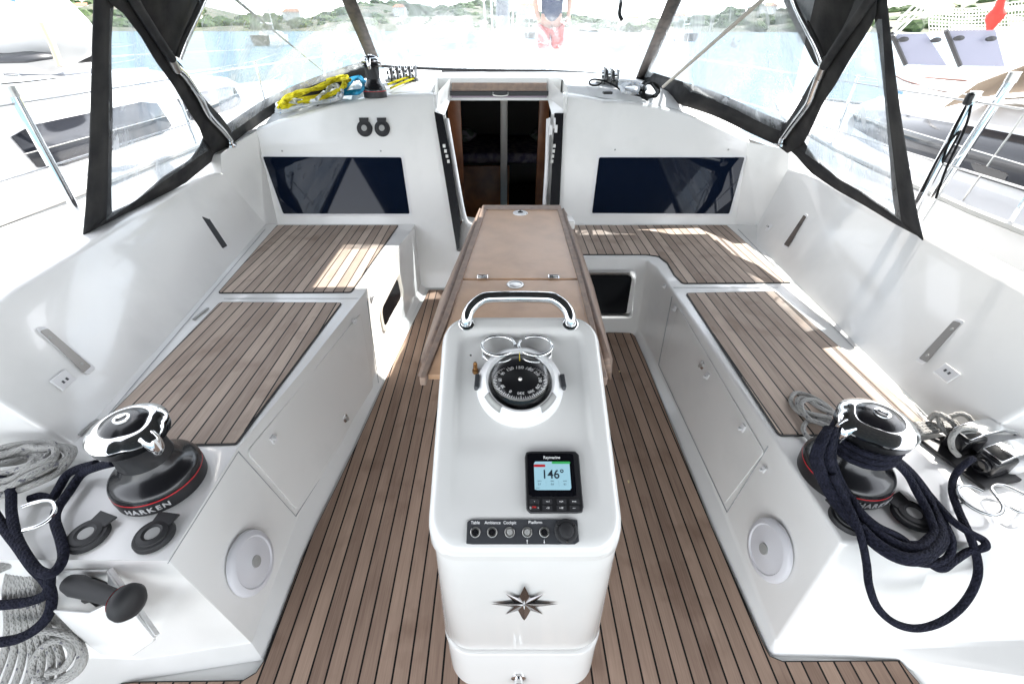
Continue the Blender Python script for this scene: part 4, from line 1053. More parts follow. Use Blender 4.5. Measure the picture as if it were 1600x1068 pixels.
# ---- items on the cabin roof
def rr_(pts, dz=.02): return [PR(p[0], p[1], (p[2] if len(p) > 2 else dz)) for p in pts]
def bundle(name, lab, px, r, m, n, amp, seed, dz=.03):
    rnd = random.Random(seed); paths = []
    for i in range(n):
        pth = []
        for j, (a, b) in enumerate(px):
            pth.append(PR(a+amp*(rnd.random()-.5)*1.6, b+amp*(rnd.random()-.5)*.9, dz+rnd.random()*.05))
        paths.append(pth)
    return rope(name, lab, paths, r, m, k=5)
bundle('yellow_rope', 'yellow rope coiled in a long hank on the port side of the cabin roof', [(440,165),(448,152),(470,143),(497,135),(520,125),(538,122),(541,132),(528,142),(505,150),(470,158),(442,166)], .0085, R_YEL, 9, 8, 5, .05)
bundle('white_rope', 'white and blue flecked rope coiled under the yellow rope', [(432,172),(430,162),(450,158),(480,160),(505,148),(520,134),(532,140),(528,152),(500,160),(465,168),(435,175)], .0105, R_WHITE, 5, 6, 9, .02)
bundle('blue_rope', 'blue rope tucked between the yellow rope and the small winch', [(520,150),(540,140),(548,125),(560,122),(572,132),(566,142),(548,146),(530,148)], .010, R_BLUE, 3, 6, 11, .03)
rope('blue_rope', 'blue rope loop showing left of the yellow hank', [rr_([(440,150),(444,140),(455,135),(470,137)],.06)], .009, R_BLUE)
rope('yellow_line', 'pair of yellow lines running from the port rope organiser to the winch', [rr_([(648,122),(628,130),(610,138)],.02), rr_([(640,120),(622,126),(606,132)],.03)], .007, R_YEL)
bundle('white_rope', 'white rope heap beside the rope blocks on the starboard cabin roof', [(968,128),(980,126),(995,132),(1004,140),(992,146),(980,142),(972,136),(990,130)], .009, R_WHITE, 4, 7, 15, .03)
bundle('black_rope', 'black and grey rope coil at the foot of the starboard windscreen batten', [(1000,140),(1008,130),(1022,132),(1030,144),(1020,152),(1006,150),(1002,142)], .008, R_BLK, 5, 6, 21, .03)
rope('grey_line', 'grey line with an eye passing in front of the rope blocks', [rr_([(972,142),(960,134),(945,127),(928,124),(921,128),(924,133),(935,133),(942,126)],.02), rr_([(985,147),(1000,150),(1012,157)],.01)], .006, R_BLK)
def organiser(px, n, lab):
    t = thing('rope_organiser', lab, 'rope organiser', PR(*px[0]), 'rope organisers on the cabin roof')
    for i in range(n):
        a = px[0][0]+(px[1][0]-px[0][0])*i/(n-1); b = px[0][1]+(px[1][1]-px[0][1])*i/(n-1)
        c = PR(a, b, .0)
        g = MB(); g.lathe([(.045,-.008),(.03,-.006),(.028,.006),(.045,.008)], frame(c+V3(0,0,.05), (1,.1,.1), (0,1,0)), 24); obj('sheave', g, CHR, t)
        g = MB(); g.box(c+V3(.022,0,.045), (.006,.10,.10)); obj('cheek_plate', g, BPL, t, bevel=.002)
    a, b = PR(*px[0]), PR(*px[1]); g = MB(); g.tube([a+V3(-.03,0,.012), b+V3(.04,0,.012)], .012, 6); obj('organiser_base', g, STL, t)
    return t
organiser([(609,129),(646,126)], 5, 'row of five steel rope sheaves behind the small winch')
organiser([(938,129),(958,133)], 3, 'row of three steel rope sheaves on the starboard cabin roof')
def line(name, lab, a, b, r, m, cat_='line'):
    g = MB(); g.tube([a, b], r, 8); o = obj(name, g, m); tag(o, lab, cat_); return o
line('rigging_line', 'dark line with yellow section rising from the yellow rope to the upper left', PR(510,116,.03), PY(352,-14,3.0), .008, mat('greenish_line', (.12,.12,.03), .7, noise=(1.6,(.01,.012,.014),.45,.55)))
line('rigging_line', 'pale mainsheet line rising from the starboard roof edge to the upper right', PR(1036,136,.02), PY(1200,-8,2.9), .011, mat('pale_line', (.55,.5,.44), .8))
g = MB(); c = PR(511,115,.03); g.lathe([(.02,-.02),(.03,0),(.02,.02)], frame(c, (1,0,0)), 16); o = obj('line_block', g, BLK); tag(o, 'small black block where the dark line meets the yellow rope', 'block')
g = MB(); c = PR(949,147,.0); g.box(c+V3(0,0,.008), (.06,.05,.016)); o = obj('line_stopper', g, BPL, bevel=.004); tag(o, 'small black stopper near the roof edge beside the white rope heap', 'stopper')
g = MB(); g.tube(cat([PY(971,-20,3.7), PY(970,5,3.7), PY(968,22,3.7), PY(972,32,3.7)], 4), .012, 8); o = obj('hanging_strap', g, CANV); tag(o, 'short black strap hanging at the top of the windscreen', 'strap')
# ---------------------------------------------------------------- sprayhood and bimini
sh = thing('sprayhood', 'charcoal canvas sprayhood with clear vinyl windows round the cabin entrance', 'sprayhood', (0,3.4,1.0))
def pp(px, off=0.): return [PS(a, b, off) for a, b in px]
def cstrip(A, B, name='canvas_panel', mt=None, off=0., n=24, sol=.006): return strip(pp(A, off), pp(B, off), sh, name, mt or CANV, n, solid=sol)
# starboard aft strip
cstrip([(1383,-30),(1388,30),(1396,100),(1408,190),(1418,250),(1430,320),(1442,375)], [(1355,-30),(1366,20),(1373,60),(1381,130),(1390,230),(1395,300),(1400,336)])
cstrip([(1208,222),(1240,238),(1268,270),(1310,298),(1350,320),(1400,350),(1442,372)], [(1222,190),(1250,212),(1264,234),(1276,250),(1310,280),(1348,300),(1400,336)])
cstrip([(1216,228),(1232,240),(1255,224),(1268,200),(1286,160),(1304,134),(1327,94),(1350,58),(1368,28),(1372,-30)], [(1208,215),(1214,214),(1228,194),(1246,166),(1264,134),(1281,104),(1296,78),(1320,40),(1338,0),(1345,-30)], off=.012)
# upper quarter canvas between the tubes
cstrip([(1212,-30),(1237,30),(1258,70),(1272,98),(1281,106)], [(1362,-30),(1350,0),(1330,40),(1306,72),(1284,106)], off=-.02)
# port
cstrip([(147,-30),(147,0),(145,60),(143,140),(140,240),(134,330),(130,372)], [(180,-30),(176,14),(173,60),(173,100),(175,170),(173,300),(174,332)])
cstrip([(130,372),(200,335),(250,308),(290,285),(318,262),(345,240),(358,228)], [(174,332),(210,316),(256,276),(297,250),(315,225),(318,210),(345,200)])
cstrip([(146,-30),(175,8),(192,20),(220,56),(243,95),(270,132),(294,172),(312,200),(318,216),(334,238),(352,228)], [(196,-30),(206,0),(238,40),(262,82),(282,100),(300,128),(322,158),(345,182),(358,200),(362,212),(366,218)], off=.012, n=40)
cstrip([(330,-30),(312,18),(296,56),(284,88),(276,92)], [(195,-30),(208,6),(232,38),(252,70),(268,88)], off=-.02)
# side windows of vinyl
strip(pp([(1372,30),(1340,80),(1300,140),(1270,200),(1258,240)], .004), pp([(1378,30),(1385,150),(1395,240),(1402,300),(1408,345)], .004), sh, 'side_window', VINS, 20, label='starboard side window of scratched vinyl')
strip(pp([(172,14),(170,90),(170,200),(168,300),(166,345)], .004), pp([(182,8),(225,60),(262,120),(300,185),(325,235)], .004), sh, 'side_window', VINS, 20, label='port side window of scratched vinyl')
# windscreen
WN = Vector((0, 1, 1.5)).normalized(); WP = Vector((0, 4.34, 1.3))
def PW(a, b, o=0.): return hit(a, b, WN, WP-WN*o)
# base curve on both sides
baseR = [PW(1003,125), P(1060,146,1.22), P(1120,166,1.16), P(1180,194,1.08), PS(1222,212)]
topR = [PW(1066,-30), PW(1066,-30).lerp(PS(1236,-30),.3)+V3(.0,.06,.02), PW(1066,-30).lerp(PS(1236,-30),.6)+V3(0,.05,.02), PW(1066,-30).lerp(PS(1236,-30),.85)+V3(0,.02,.0), PS(1280,-30)]
baseL = [PW(592,103), P(540,118,1.27), P(480,140,1.19), P(420,168,1.10), PS(354,214)]
topL = [PW(534,-30), PW(534,-30).lerp(PS(330,-30),.3)+V3(0,.06,.02), PW(534,-30).lerp(PS(330,-30),.6)+V3(0,.05,.02), PW(534,-30).lerp(PS(330,-30),.85), PS(300,-30)]
def ruled(A, B, nu, nv, bulge=.03):
    a = resamp(cat(A, 4), nu); b = resamp(cat(B, 4), nu); rows = []
    for j in range(nv):
        t = j/(nv-1); rows.append([p.lerp(q, t)+V3(0,0,bulge*math.sin(math.pi*t)) for p, q in zip(a, b)])
    return rows
for A, B, lab in ((baseR, topR, 'starboard quarter window'), (baseL, topL, 'port quarter window')):
    g = MB(); g.grid(ruled(A, B, 20, 10)); obj('quarter_window', g, VIN, sh, label=lab+' of the sprayhood')
fb = [PW(592,103), PW(690,108), PW(783,110), PW(862,111), PW(935,116), PW(1003,125)]; ft = [PW(a, -30) for a in (534,640,783,930,1000,1066)]
g = MB(); g.grid(ruled(fb, ft, 24, 10, .0)); obj('windscreen', g, VINF, sh, label='front window of the sprayhood')
def band(base, dn, up, name='hem_band', mt=CANV):
    a = resamp(cat(base, 5), 30); g = MB()
    g.grid([[p+V3(0,-.01,dn) for p in a], [p+V3(0,-.03,(dn+up)/2) for p in a], [p+V3(0,-.0,up) for p in a]]); return obj(name, g, mt, sh, solid=.006)
band(baseR, -.06, .075); band(baseL, -.06, .06)
g = MB(); g.tube(cat(fb, 5), .012, 8); obj('hem_rope', g, BRUB, sh)
g = MB(); g.tube([PW(690,113,.01), PW(783,115,.01), PW(862,116,.01)], .012, 6); obj('hem_rope', g, BPL, sh)
for a, b, c, d in ((588,104,533,-30),(1000,127,1067,-30)):
    A = PW(a, b, .01); B = PW(c, d, .01); g = MB()
    g.grid([[A+V3(-.045,0,0), B+V3(-.045,0,0)], [A+V3(.045,0,0), B+V3(.045,0,0)]]); obj('windscreen_batten', g, TAPE, sh, solid=.012)
# frame tubes
def ftube(px, r, mt, name='frame_tube', off=.03, lab=None):
    g = MB(); g.tube(cat(pp(px, off), 5), r, 14); return obj(name, g, mt, sh, label=lab)
ftube([(1224,216),(1238,196),(1262,164),(1272,140),(1284,108),(1290,98)], .018, CHR)
ftube([(1288,104),(1300,84),(1325,48),(1352,10),(1372,-25)], .02, CANV, 'canvas_sleeve', .035)
ftube([(1286,100),(1276,72),(1262,44),(1245,10),(1232,-25)], .0165, CHR, off=.015)
ftube([(1291,92),(1284,110),(1279,122)], .019, STL, 'tube_joint', .03)
ftube([(360,220),(348,204),(326,180),(310,150),(290,120),(276,106)], .018, CHR)
ftube([(268,92),(240,50),(212,5),(196,-25)], .02, CANV, 'canvas_sleeve', .035)
ftube([(279,92),(290,62),(308,22),(322,-10),(330,-30)], .0165, CHR, off=.015)
ftube([(262,82),(268,94),(277,110)], .019, STL, 'tube_joint', .03)
for a, b in ((1222,219),(359,221)):
    g = MB(); g.lathe([(.035,-.012),(.035,0),(.018,.006),(.018,.03),(0,.034)], Matrix.Translation(PS(a, b, .03)+V3(0,0,-.02)), 16); obj('tube_foot', g, CHR, sh)
g = MB(); g.tube(cat(pp([(300,138),(318,158),(328,180),(330,188)], .05), 5), .004, 6); obj('lashing_cord', g, R_WHITE, sh)
# sprayhood roof, unseen overhead; opening added to cast the port side sun patch
g = MB(); xs_ = [-1.45,-1.1,.0,.80,.95,1.1,1.45]; ys_ = [2.7,3.13,3.74,4.0]
g.grid([[V3(x, y, 2.02-.10*(x/1.45)**2) for x in xs_] for y in ys_], skip=lambda i, j: i == 1 and j == 2); obj('hood_roof', g, CANV, sh, solid=.006)
bm_ = thing('bimini_top', 'charcoal canvas bimini stretched over the cockpit', 'bimini', (0,.8,2.1))
xb_s = [-1.8,-1.5,-1.1,-.5,.0,.4,.80,1.1,1.5,1.9,2.2,2.5]
g = MB(); g.grid([[V3(x, y, 2.10+.05*(1-(x/2.5)**2)) for x in xb_s] for y in (-3.4,-1.6,-.5,.6,1.7,2.6,3.19,3.80,3.95)], skip=lambda i, j: i == 6 and 4 <= j < 6); obj('bimini_canvas', g, CANV, bm_, solid=.008)  # unseen overhead; reach and added opening shaped for cockpit shade and sun patch

for a_, b_, lab_ in ((982,752,'yellow leaf scrap on the floor teak to the right of the pedestal, nearest'),(968,580,'tiny yellow leaf scrap on the floor teak beside the starboard table leaf')):
    c_ = P(a_, b_, .008); g = MB(); g.prism([c_+V3(x*.001, y*.001, z*.001) for x, y, z in ((-3,-7,0),(1,-8,1),(4,0,2),(2,7,0),(-1,8,1),(-4,1,2))], (0,0,.0006)); tag(obj('dry_leaf', g, mat('dry_leaf_yellow', (.75,.62,.30), .7), smooth=0), lab_, 'leaf')
# ---------------------------------------------------------------- own foredeck, mast, rails
g = MB(); g.grid([[V3(s*x, y, z) for x, z in ((0,.70),(hw*.6,.70),(hw,.68),(hw+.03,.64),(hw*.96,-.1),(hw*.8,-1.3))] for s in (1,) for y, hw in ((7.5,2.0),(8,1.95),(10,1.35),(11.5,.7),(12.3,.08))])
g.grid([[V3(-x, y, z) for x, z in ((0,.70),(hw*.6,.70),(hw,.68),(hw+.03,.64),(hw*.96,-.1),(hw*.8,-1.3))] for y, hw in ((7.5,2.0),(8,1.95),(10,1.35),(11.5,.7),(12.3,.08))])
obj('foredeck', g, GELR, yacht, weld=True)
for s in (1, -1):
    g = MB(); g.grid([[V3(s*x, y, z) for x, z in ((1.9,.675),(2.22,.675),(2.27,.64),(2.2,-.1),(1.9,-1.3))] for y in (-1.2,0,1.2,3,4.25)]+[[V3(s*x, y, z) for x, z in ((1.75,.675),(hw-.05,.675),(hw,.64),(hw-.07,-.1),(hw-.4,-1.3))] for y, hw in ((6,2.2),(7.5,2.03))]); obj('side_deck', g, GEL, yacht)
g = MB(); g.lathe([(.10,1.30),(.11,1.36),(.095,1.37),(.095,9)], Matrix.Translation((.02,6.9,0)) @ Matrix.Diagonal((.9,1.3,1,1)), 24)
obj('mast', g, mat('anodised_mast', (.16,.17,.19), .4, .3), yacht)
for x in (-.35,.35,-.2,.25):
    g = MB(); g.tube([V3(x*.5,6.8,1.36), V3(x,6.7,4)], .012, 6); obj('halyard', g, R_WHITE, yacht)
for s, px, py in ((1,1520,155),(1,1580,125),(-1,20,147)):
    T = PX(px, py, s*2.05)
    if px == 1580: T = PX(px, py, 2.2)
    t = V3(T.x, T.y, .68) if px != 1580 else V3(T.x-.03,T.y+.05,.68)
    g = MB(); g.tube([t, T], .019, 12); o = obj('stanchion', g, CHR, yacht)
    g = MB(); g.tube([T+V3(0,0,-.01), T+V3(0,0,.03)], .022, 12); obj('stanchion_cap', g, STL, o)
for s in (1,-1):
    for zz in (1.335, 1.08):
        g = MB(); g.tube([V3(s*2.07,-1.,zz), V3(s*2.06,2.1,zz), V3(s*2.06,4.2,zz), V3(s*1.9,8,zz)], .0045, 6); obj('lifeline', g, WHT, yacht)
a = PX(1516,155,2.04)
rope('black_rope', 'black cord hanging in a loop from the starboard stanchion', [[a, a+V3(-.02,-.02,-.12), a+V3(-.02,-.05,-.25), PX(1500,205,2.0), PX(1470,240,1.95), PX(1440,300,1.9)], [a+V3(.01,0,0), PX(1508,200,2.02), PX(1480,260,1.98), PX(1462,310,1.95)]], .0048, R_BLK)
g = MB(); g.box(a+V3(0,0,.0), (.035,.035,.05)); o = obj('cord_fitting', g, BPL, bevel=.01); tag(o, 'black fitting on top of the starboard stanchion', 'fitting')
# ---------------------------------------------------------------- water, land
def wmat():
    m = mat('sea_water', (.075,.13,.16), .5, spec=.08, noise=(.05,(.10,.17,.21),.4,.7)); n = m.node_tree.nodes; l = m.node_tree.links
    t = n.new('ShaderNodeTexNoise'); t.inputs['Scale'].default_value = 1.6; t.inputs['Detail'].default_value = 5
    tc = n.new('ShaderNodeTexCoord'); l.new(tc.outputs['Object'], t.inputs['Vector'])
    bp = n.new('ShaderNodeBump'); bp.inputs['Strength'].default_value = .7; bp.inputs['Distance'].default_value = .25
    l.new(t.outputs[0], bp.inputs['Height']); l.new(bp.outputs[0], n['Principled BSDF'].inputs['Normal']); return m
g = MB(); g.poly([(-3000,-300,-.95),(3000,-300,-.95),(3000,4000,-.95),(-3000,4000,-.95)]); tag(obj('water', g, wmat(), smooth=0), 'calm blue sea', None, kind='structure')
rnd = random.Random(5)
def hill(x0, x1, y, h, seed, m, name='shore'):
    r_ = random.Random(seed); g = MB(); n = 60; ph = [r_.random()*6 for _ in range(6)]
    def hh(x): t = (x-x0)/(x1-x0); e = min(1, t*6, (1-t)*6); return h*e*(.55+.2*math.sin(t*9+ph[0])+.15*math.sin(t*21+ph[1])+.1*math.sin(t*47+ph[2]))
    rows = []
    for k, (dy, f) in enumerate(((0,0),(15,.12),(60,.45),(120,.9),(200,1),(320,.6),(500,0))):
        rows.append([V3(x0+(x1-x0)*i/n, y+dy+10*math.sin(i), -1.2+hh(x0+(x1-x0)*i/n)*f+(1.5 if f else 0)) for i in range(n+1)])
    g.grid(rows); o = obj(name, g, m); tag(o, None, None, kind='structure'); return hh
SH = mat('dry_shore', (.13,.12,.085), .9, noise=(.06,(.06,.075,.04),.4,.6))
h1_ = hill(-700, 120, 420, 32, 2, SH, 'hills'); h2_ = hill(60, 900, 330, 22, 5, SH, 'hills')
LEAF = mat('far_foliage', (.06,.10,.03), .9, noise=(.5,(.03,.05,.02),.4,.6))
def ico(g, c, r, rn, squash=.75):
    import bmesh
    bm = bmesh.new(); bmesh.ops.create_icosphere(bm, subdivisions=2, radius=1)
    b = len(g.v)
    for v in bm.verts: k = r*(.75+.5*rn.random()); g.v.append((c[0]+v.co.x*k, c[1]+v.co.y*k, c[2]+v.co.z*k*squash))
    for f in bm.faces: g.f.append(tuple(b+v.index for v in f.verts)); g.uv.append(None)
    bm.free()
g = MB()
for i in range(1000):
    if rnd.random() < .55: x = rnd.uniform(-650,110); y = 420+rnd.uniform(10,180); z = h1_(x)*min(1,(y-420)/150)
    else: x = rnd.uniform(70,880); y = 330+rnd.uniform(10,180); z = h2_(x)*min(1,(y-330)/150)
    ico(g, (x, y, z), rnd.uniform(3,8), rnd, .62)
tag(obj('shore_woodland', g, LEAF, smooth=0), 'woodland covering the far shore', 'woodland', kind='stuff')
HW = mat('white_render', (.75,.73,.70), .8); HRF = mat('terracotta', (.42,.20,.12), .8)
hs = []
for i in range(16):
    if i < 7: x = -560+i*95+rnd.uniform(-20,20); y = 470+rnd.uniform(0,60); z = h1_(x)*.5
    else: x = 90+(i-7)*55+rnd.uniform(-15,15); y = 380+rnd.uniform(0,60); z = h2_(x)*.45
    ht = thing('house', 'small white house among the trees on the far shore', 'house', (x,y,z), 'houses on the far shore')
    w1, h1w = rnd.uniform(9,18), rnd.uniform(5,11); g = MB(); g.box((x,y,z+h1w/2), (w1,8,h1w)); obj('wall', g, HW, ht, smooth=0)
    g = MB(); g.prism([V3(x-w1/2-.5,y-4.6,z+h1w), V3(x+w1/2+.5,y-4.6,z+h1w), V3(x+w1/2-2,y,z+h1w+2.2), V3(x-w1/2+2,y,z+h1w+2.2)], (0,.3,.2)); obj('roof', g, HRF, ht, smooth=0)
# ---------------------------------------------------------------- person standing forward
SKIN = mat('skin', (.45,.25,.17), .6); SHIRT = mat('dark_shirt', (.03,.04,.08), .9); SHORT = mat('red_shorts', (.32,.03,.025), .9)
per = thing('person', 'person in dark top and red shorts standing on the foredeck behind the clear window', 'person', (0,0,0))
def skin(name, vs, es, rs, m):
    me = bpy.data.meshes.new(name); me.from_pydata(vs, es, []); o = bpy.data.objects.new(name, me); col.objects.link(o); adopt(o, per)
    sk = o.modifiers.new('skin', 'SKIN'); sk.use_smooth_shade = True
    if not me.skin_vertices: me.attributes.new
    o.modifiers.new('sub', 'SUBSURF').levels = 2
    for i, r_ in enumerate(rs): me.skin_vertices[0].data[i].radius = r_ if isinstance(r_, tuple) else (r_, r_)
    me.skin_vertices[0].data[0].use_root = True
    me.materials.append(m); return o
pc = PY(860, 60, 8.6); X, Y = pc.x, pc.y; zb_ = .80
def q(x, y, z): return (X+x, Y+y, zb_+z)
vs = [q(0,0,.92), q(0,.0,1.12), q(0,.0,1.36), q(0,0,1.48), q(0,-.02,1.62), q(0,-.02,1.74),
      q(-.10,0,.88), q(-.11,.0,.50), q(-.12,.03,.09), q(-.12,-.10,.03), q(.10,0,.88), q(.12,.02,.50), q(.13,.05,.09), q(.13,-.08,.03),
      q(-.20,0,1.40), q(-.27,-.02,1.14), q(-.22,-.16,.93), q(-.20,-.22,.86), q(.20,0,1.40), q(.27,.0,1.14), q(.25,-.12,.92), q(.24,-.17,.84)]
es = [(0,1),(1,2),(2,3),(3,4),(4,5),(0,6),(6,7),(7,8),(8,9),(0,10),(10,11),(11,12),(12,13),(2,14),(14,15),(15,16),(16,17),(2,18),(18,19),(19,20),(20,21)]
rs = [(.15,.11),(.14,.10),(.16,.11),.055,(.085,.10),(.07,.08),.085,.06,.04,.045,.085,.06,.04,.045,.06,.043,.032,.035,.06,.043,.032,.035]
skin('body', vs, es, rs, SKIN)
skin('shirt', [q(0,0,.82),q(0,0,1.12),q(0,0,1.38),q(-.20,0,1.41),q(-.255,-.01,1.20),q(.20,0,1.41),q(.255,0,1.20)], [(0,1),(1,2),(2,3),(3,4),(2,5),(5,6)], [(.19,.14),(.17,.125),(.18,.13),.075,.062,.075,.062], SHIRT)
skin('shorts', [q(0,0,.90),q(-.10,0,.80),q(-.115,.0,.50),q(.10,0,.80),q(.12,.01,.50)], [(0,1),(1,2),(0,3),(3,4)], [(.19,.14),(.115,.12),(.10,.11),(.115,.12),(.10,.11)], SHORT)
g = MB(); ico(g, q(0,.01,1.73), .11, random.Random(1), 1.1); o = obj('hair', g, mat('dark_hair',(.02,.015,.01),.8), per)
# ---------------------------------------------------------------- neighbouring boats
BW = mat('neighbour_gelcoat', (.62,.62,.62), .35, coat=.2, noise=(1.5,(.54,.54,.54),.5,.8))
BWIN = mat('neighbour_window', (.02,.022,.028), .12)
STRIPE = mat('blue_stripe', (.12,.25,.40), .5); BEIGE = mat('beige_canvas', (.38,.30,.23), .85, bump=(10,.4))
RAIL = mat('toe_rail_wood', (.16,.07,.05), .6)
def boat(name, lab, x0, s, ya, yb, win, beam=3.9, zd=.62, roofz=1.15, cat_='sailing yacht', group='yachts moored alongside', wood=False):
    """x0 = side facing us, s = direction away from us, bow at yb"""
    t = thing(name, lab, cat_, (x0+s*beam/2, (ya+yb)/2, -.9), group)
    L_ = yb-ya; xc = x0+s*beam/2
    def hw(y): u = (y-ya)/L_; return beam/2*interp(u, [(0,.82),(.25,1),(.55,.98),(.75,.76),(.9,.38),(1,.03)])
    ys = [ya+L_*k/16 for k in range(17)]
    g = MB(); g.grid([[V3(xc+k*hw(y), y, z) for k, z in ((-.72,-1.2),(-.93,-.4),(-1,zd-.08),(-.985,zd),(-.5,zd+.02),(0,zd+.04),(.5,zd+.02),(.985,zd),(1,zd-.08),(.93,-.4),(.72,-1.2))] for y in ys]); obj('hull', g, BW, t)
    # coachroof
    def sec(y):
        u = (y-ya)/L_; w_ = beam/2*interp(u, [(.28,.66),(.6,.62),(.80,.34)]); h = interp(u, [(.28,roofz-zd),(.55,roofz-zd),(.72,(roofz-zd)*.75),(.80,.06)])
        return [V3(xc+k*w_, y, zd+h*f) for k, f in ((-1.12,0),(-1.02,.75),(-.85,.96),(-.4,1.03),(0,1.06),(.4,1.03),(.85,.96),(1.02,.75),(1.12,0))]
    ys = [ya+L_*(.28+.52*k/14) for k in range(15)]
    S = [sec(y) for y in ys]; g = MB(); ids = g.grid(S); g.face(ids[0]); g.face(ids[-1]); cr = obj('coachroof', g, BW, t)
    k0 = 0 if s > 0 else -1; k1 = 1 if s > 0 else -2
    for i, (a, b) in enumerate(win):
        A = [];B = []
        for j in range(9):
            y = ya+L_*(a+(b-a)*j/8); q_ = sec(y); p0, p1 = q_[k0], q_[k1]; o_ = V3(-s*.012,0,0)
            e = .10 if j in (0,8) else 0
            A.append(p0.lerp(p1, .18+e)+o_); B.append(p0.lerp(p1, .92-e)+o_)
        g = MB(); g.grid([A, B]); obj('cabin_window', g, BWIN, t, solid=.008)
    for k, u in enumerate((.40,.56)):
        y = ya+L_*u; z = sec(y)[4].z; g = MB(); g.box((xc, y, z+.02), (.5,.5,.04)); obj('deck_hatch', g, mat('hatch_grey',(.12,.13,.15),.1), t, bevel=.02)
    for sd in (-1, 1):
        g = MB(); g.tube([V3(xc+sd*(hw(ya+L_*u)-.02), ya+L_*u, zd+.02) for u in (0,.1,.2,.35,.5,.65,.8,.92,1)], .022, 6); obj('toe_rail', g, RAIL if wood else GRYP, t)
        if not wood: continue
        g = MB(); g.grid([[V3(xc+sd*hw(ya+L_*u)*k_+sd*.012, ya+L_*u, z_) for u in (0,.1,.2,.35,.5,.65,.8,.92,1)] for k_, z_ in ((.995,zd-.17),(.99,zd-.23))]); obj('hull_stripe', g, STRIPE, t)
    # handrail along the coachroof
    for sd in (-1, 1):
        pts = [V3(xc+sd*beam*.26, ya+L_*(.34+.05*j), sec(ya+L_*(.34+.05*j))[4].z+(.05 if 0 < j < 5 else -.01)) for j in range(6)]
        g = MB(); g.tube(cat(pts, 4), .012, 8); obj('handrail', g, CHR, t)
    # stanchions and lifelines
    for u in (.12,.30,.48,.66):
        y = ya+L_*u
        for sd in (-1, 1):
            b_ = V3(xc+sd*(hw(y)-.06), y, zd); g = MB(); g.tube([b_, b_+V3(0,0,.62)], .0125, 8); obj('stanchion', g, CHR, t)
    for sd in (-1, 1):
        for h in (.32,.61):
            g = MB(); g.tube([V3(xc+sd*(hw(ya+L_*u)-.06), ya+L_*u, zd+h) for u in (.02,.12,.30,.48,.66,.82,.97)], .004, 5); obj('lifeline', g, STL, t)
    g = MB(); g.lathe([(.09,roofz),(.085,10)], Matrix.Translation((xc, ya+L_*.56, 0)), 16); obj('mast', g, STL, t)
    g = MB(); g.tube([V3(xc, ya+L_*.55, roofz+1.0), V3(xc, ya+L_*.16, roofz+1.15)], .13, 12); obj('boom_cover', g, BW, t)
    for sd in (-1, 1):
        g = MB(); g.tube([V3(xc+sd*hw(ya+L_*.52)*.9, ya+L_*.52, zd), V3(xc, ya+L_*.56, 10)], .006, 6); obj('shroud', g, STL, t)
    return t, sec, hw
bR, secR, hwR = boat('neighbour_yacht', 'white yacht moored close on the starboard side with long dark cabin windows', 2.95, 1, -3.2, 8.9, [(.30,.73)])
bL, secL, hwL = boat('neighbour_yacht', 'white yacht moored close on the port side with a dark cabin window', -2.95, -1, -1.2, 11.3, [(.38,.52),(.55,.70)])
# sprayhood of the starboard neighbour
g = MB(); xc = 4.9
g.grid([[V3(xc+k*1.25, y, z*(1-.12*abs(k)**3)) for k in (-1,-.7,-.35,0,.35,.7,1)] for y, z in ((4.15,1.20),(3.95,1.42),(3.5,1.66),(2.4,1.74))]); obj('neighbour_hood', g, BEIGE, bR, solid=.006, smooth=60)
g = MB(); g.grid([[V3(xc+k*1.27, y, z*(1-.12*abs(k)**3)) for k in (-1,-.7,-.35,0,.35,.7,1)] for y, z in ((4.17,1.26),(3.98,1.44),(3.62,1.64))]); obj('hood_window', g, VIN, bR, smooth=60)
# hull port of the starboard neighbour, near the hood
g = MB(); pts_ = roundpoly([PX(1517,252,3.02),PX(1578,272,3.02),PX(1571,284,3.02),PX(1525,268,3.02)], .05); g.prism(pts_, (-.01,0,0)); obj('hull_port', g, BWIN, bR)
# second starboard boat with clear spray panels, net and red flag
bR2, s2, h2 = boat('neighbour_yacht', 'second white yacht to starboard with a rail net, clear wind panels and a red flag', 7.6, 1, .5, 12.5, [(.32,.62)], roofz=1.25, wood=True)
PAN = mat('pale_clear_panel', (.22,.22,.29), .3); PAN.node_tree.nodes['Principled BSDF'].inputs['Alpha'].default_value = .75; 
def fl(a, b, y): return PY(a, b, y)
for i, px in enumerate(([(1394,54),(1447,52),(1480,103),(1415,101)], [(1452,103-1),(1478,48),(1555,47),(1570,104),(1500,103)][1:]+[])):
    q_ = [PY(a, b, 5.9) for a, b in px]; g = MB(); g.prism(q_, (0,.02,0)); pn = obj('clear_panel', g, PAN, bR2, smooth=0, label=('left' if i == 0 else 'right')+' clear wind panel')
    g = MB(); g.tube([q_[0], q_[-1]], .022, 8); obj('panel_edge', g, BPL, pn)
for a, b in ((1411,62),(1462,63),(1498,60),(1548,61)):
    g = MB(); g.lathe([(.0,-.02),(.05,-.012),(.055,.012),(0,.02)], frame(PY(a, b, 5.85), (0,-1,.2)) @ Matrix.Diagonal((1,.45,1,1)), 14); obj('suction_cup', g, BPL, bR2)
net = thing('rail_net', 'white safety net stretched between rails on the far starboard yacht', 'net', PY(1520,45,7.5))
g = MB()
def npt(u, v): 
    a = 1452+170*u; b = 8+48*v+6*math.sin(u*5)*(1-v); p = PY(a, b, 7.4+.3*math.sin(u*9+v*3)); return p
for k in range(9): g.tube([npt(i/30, k/8) for i in range(31)], .0065, 4, cap=False)
for k in range(34): g.tube([npt(k/33+.004*math.sin(j), j/8) for j in range(9)], .0050, 4, cap=False)
obj('net_mesh', g, mat('white_cord', (.8,.78,.72), .8), net)
flg = thing('furled_flag', 'red flag furled on its staff above the far starboard yacht', 'flag', PY(1548,47,6.6))
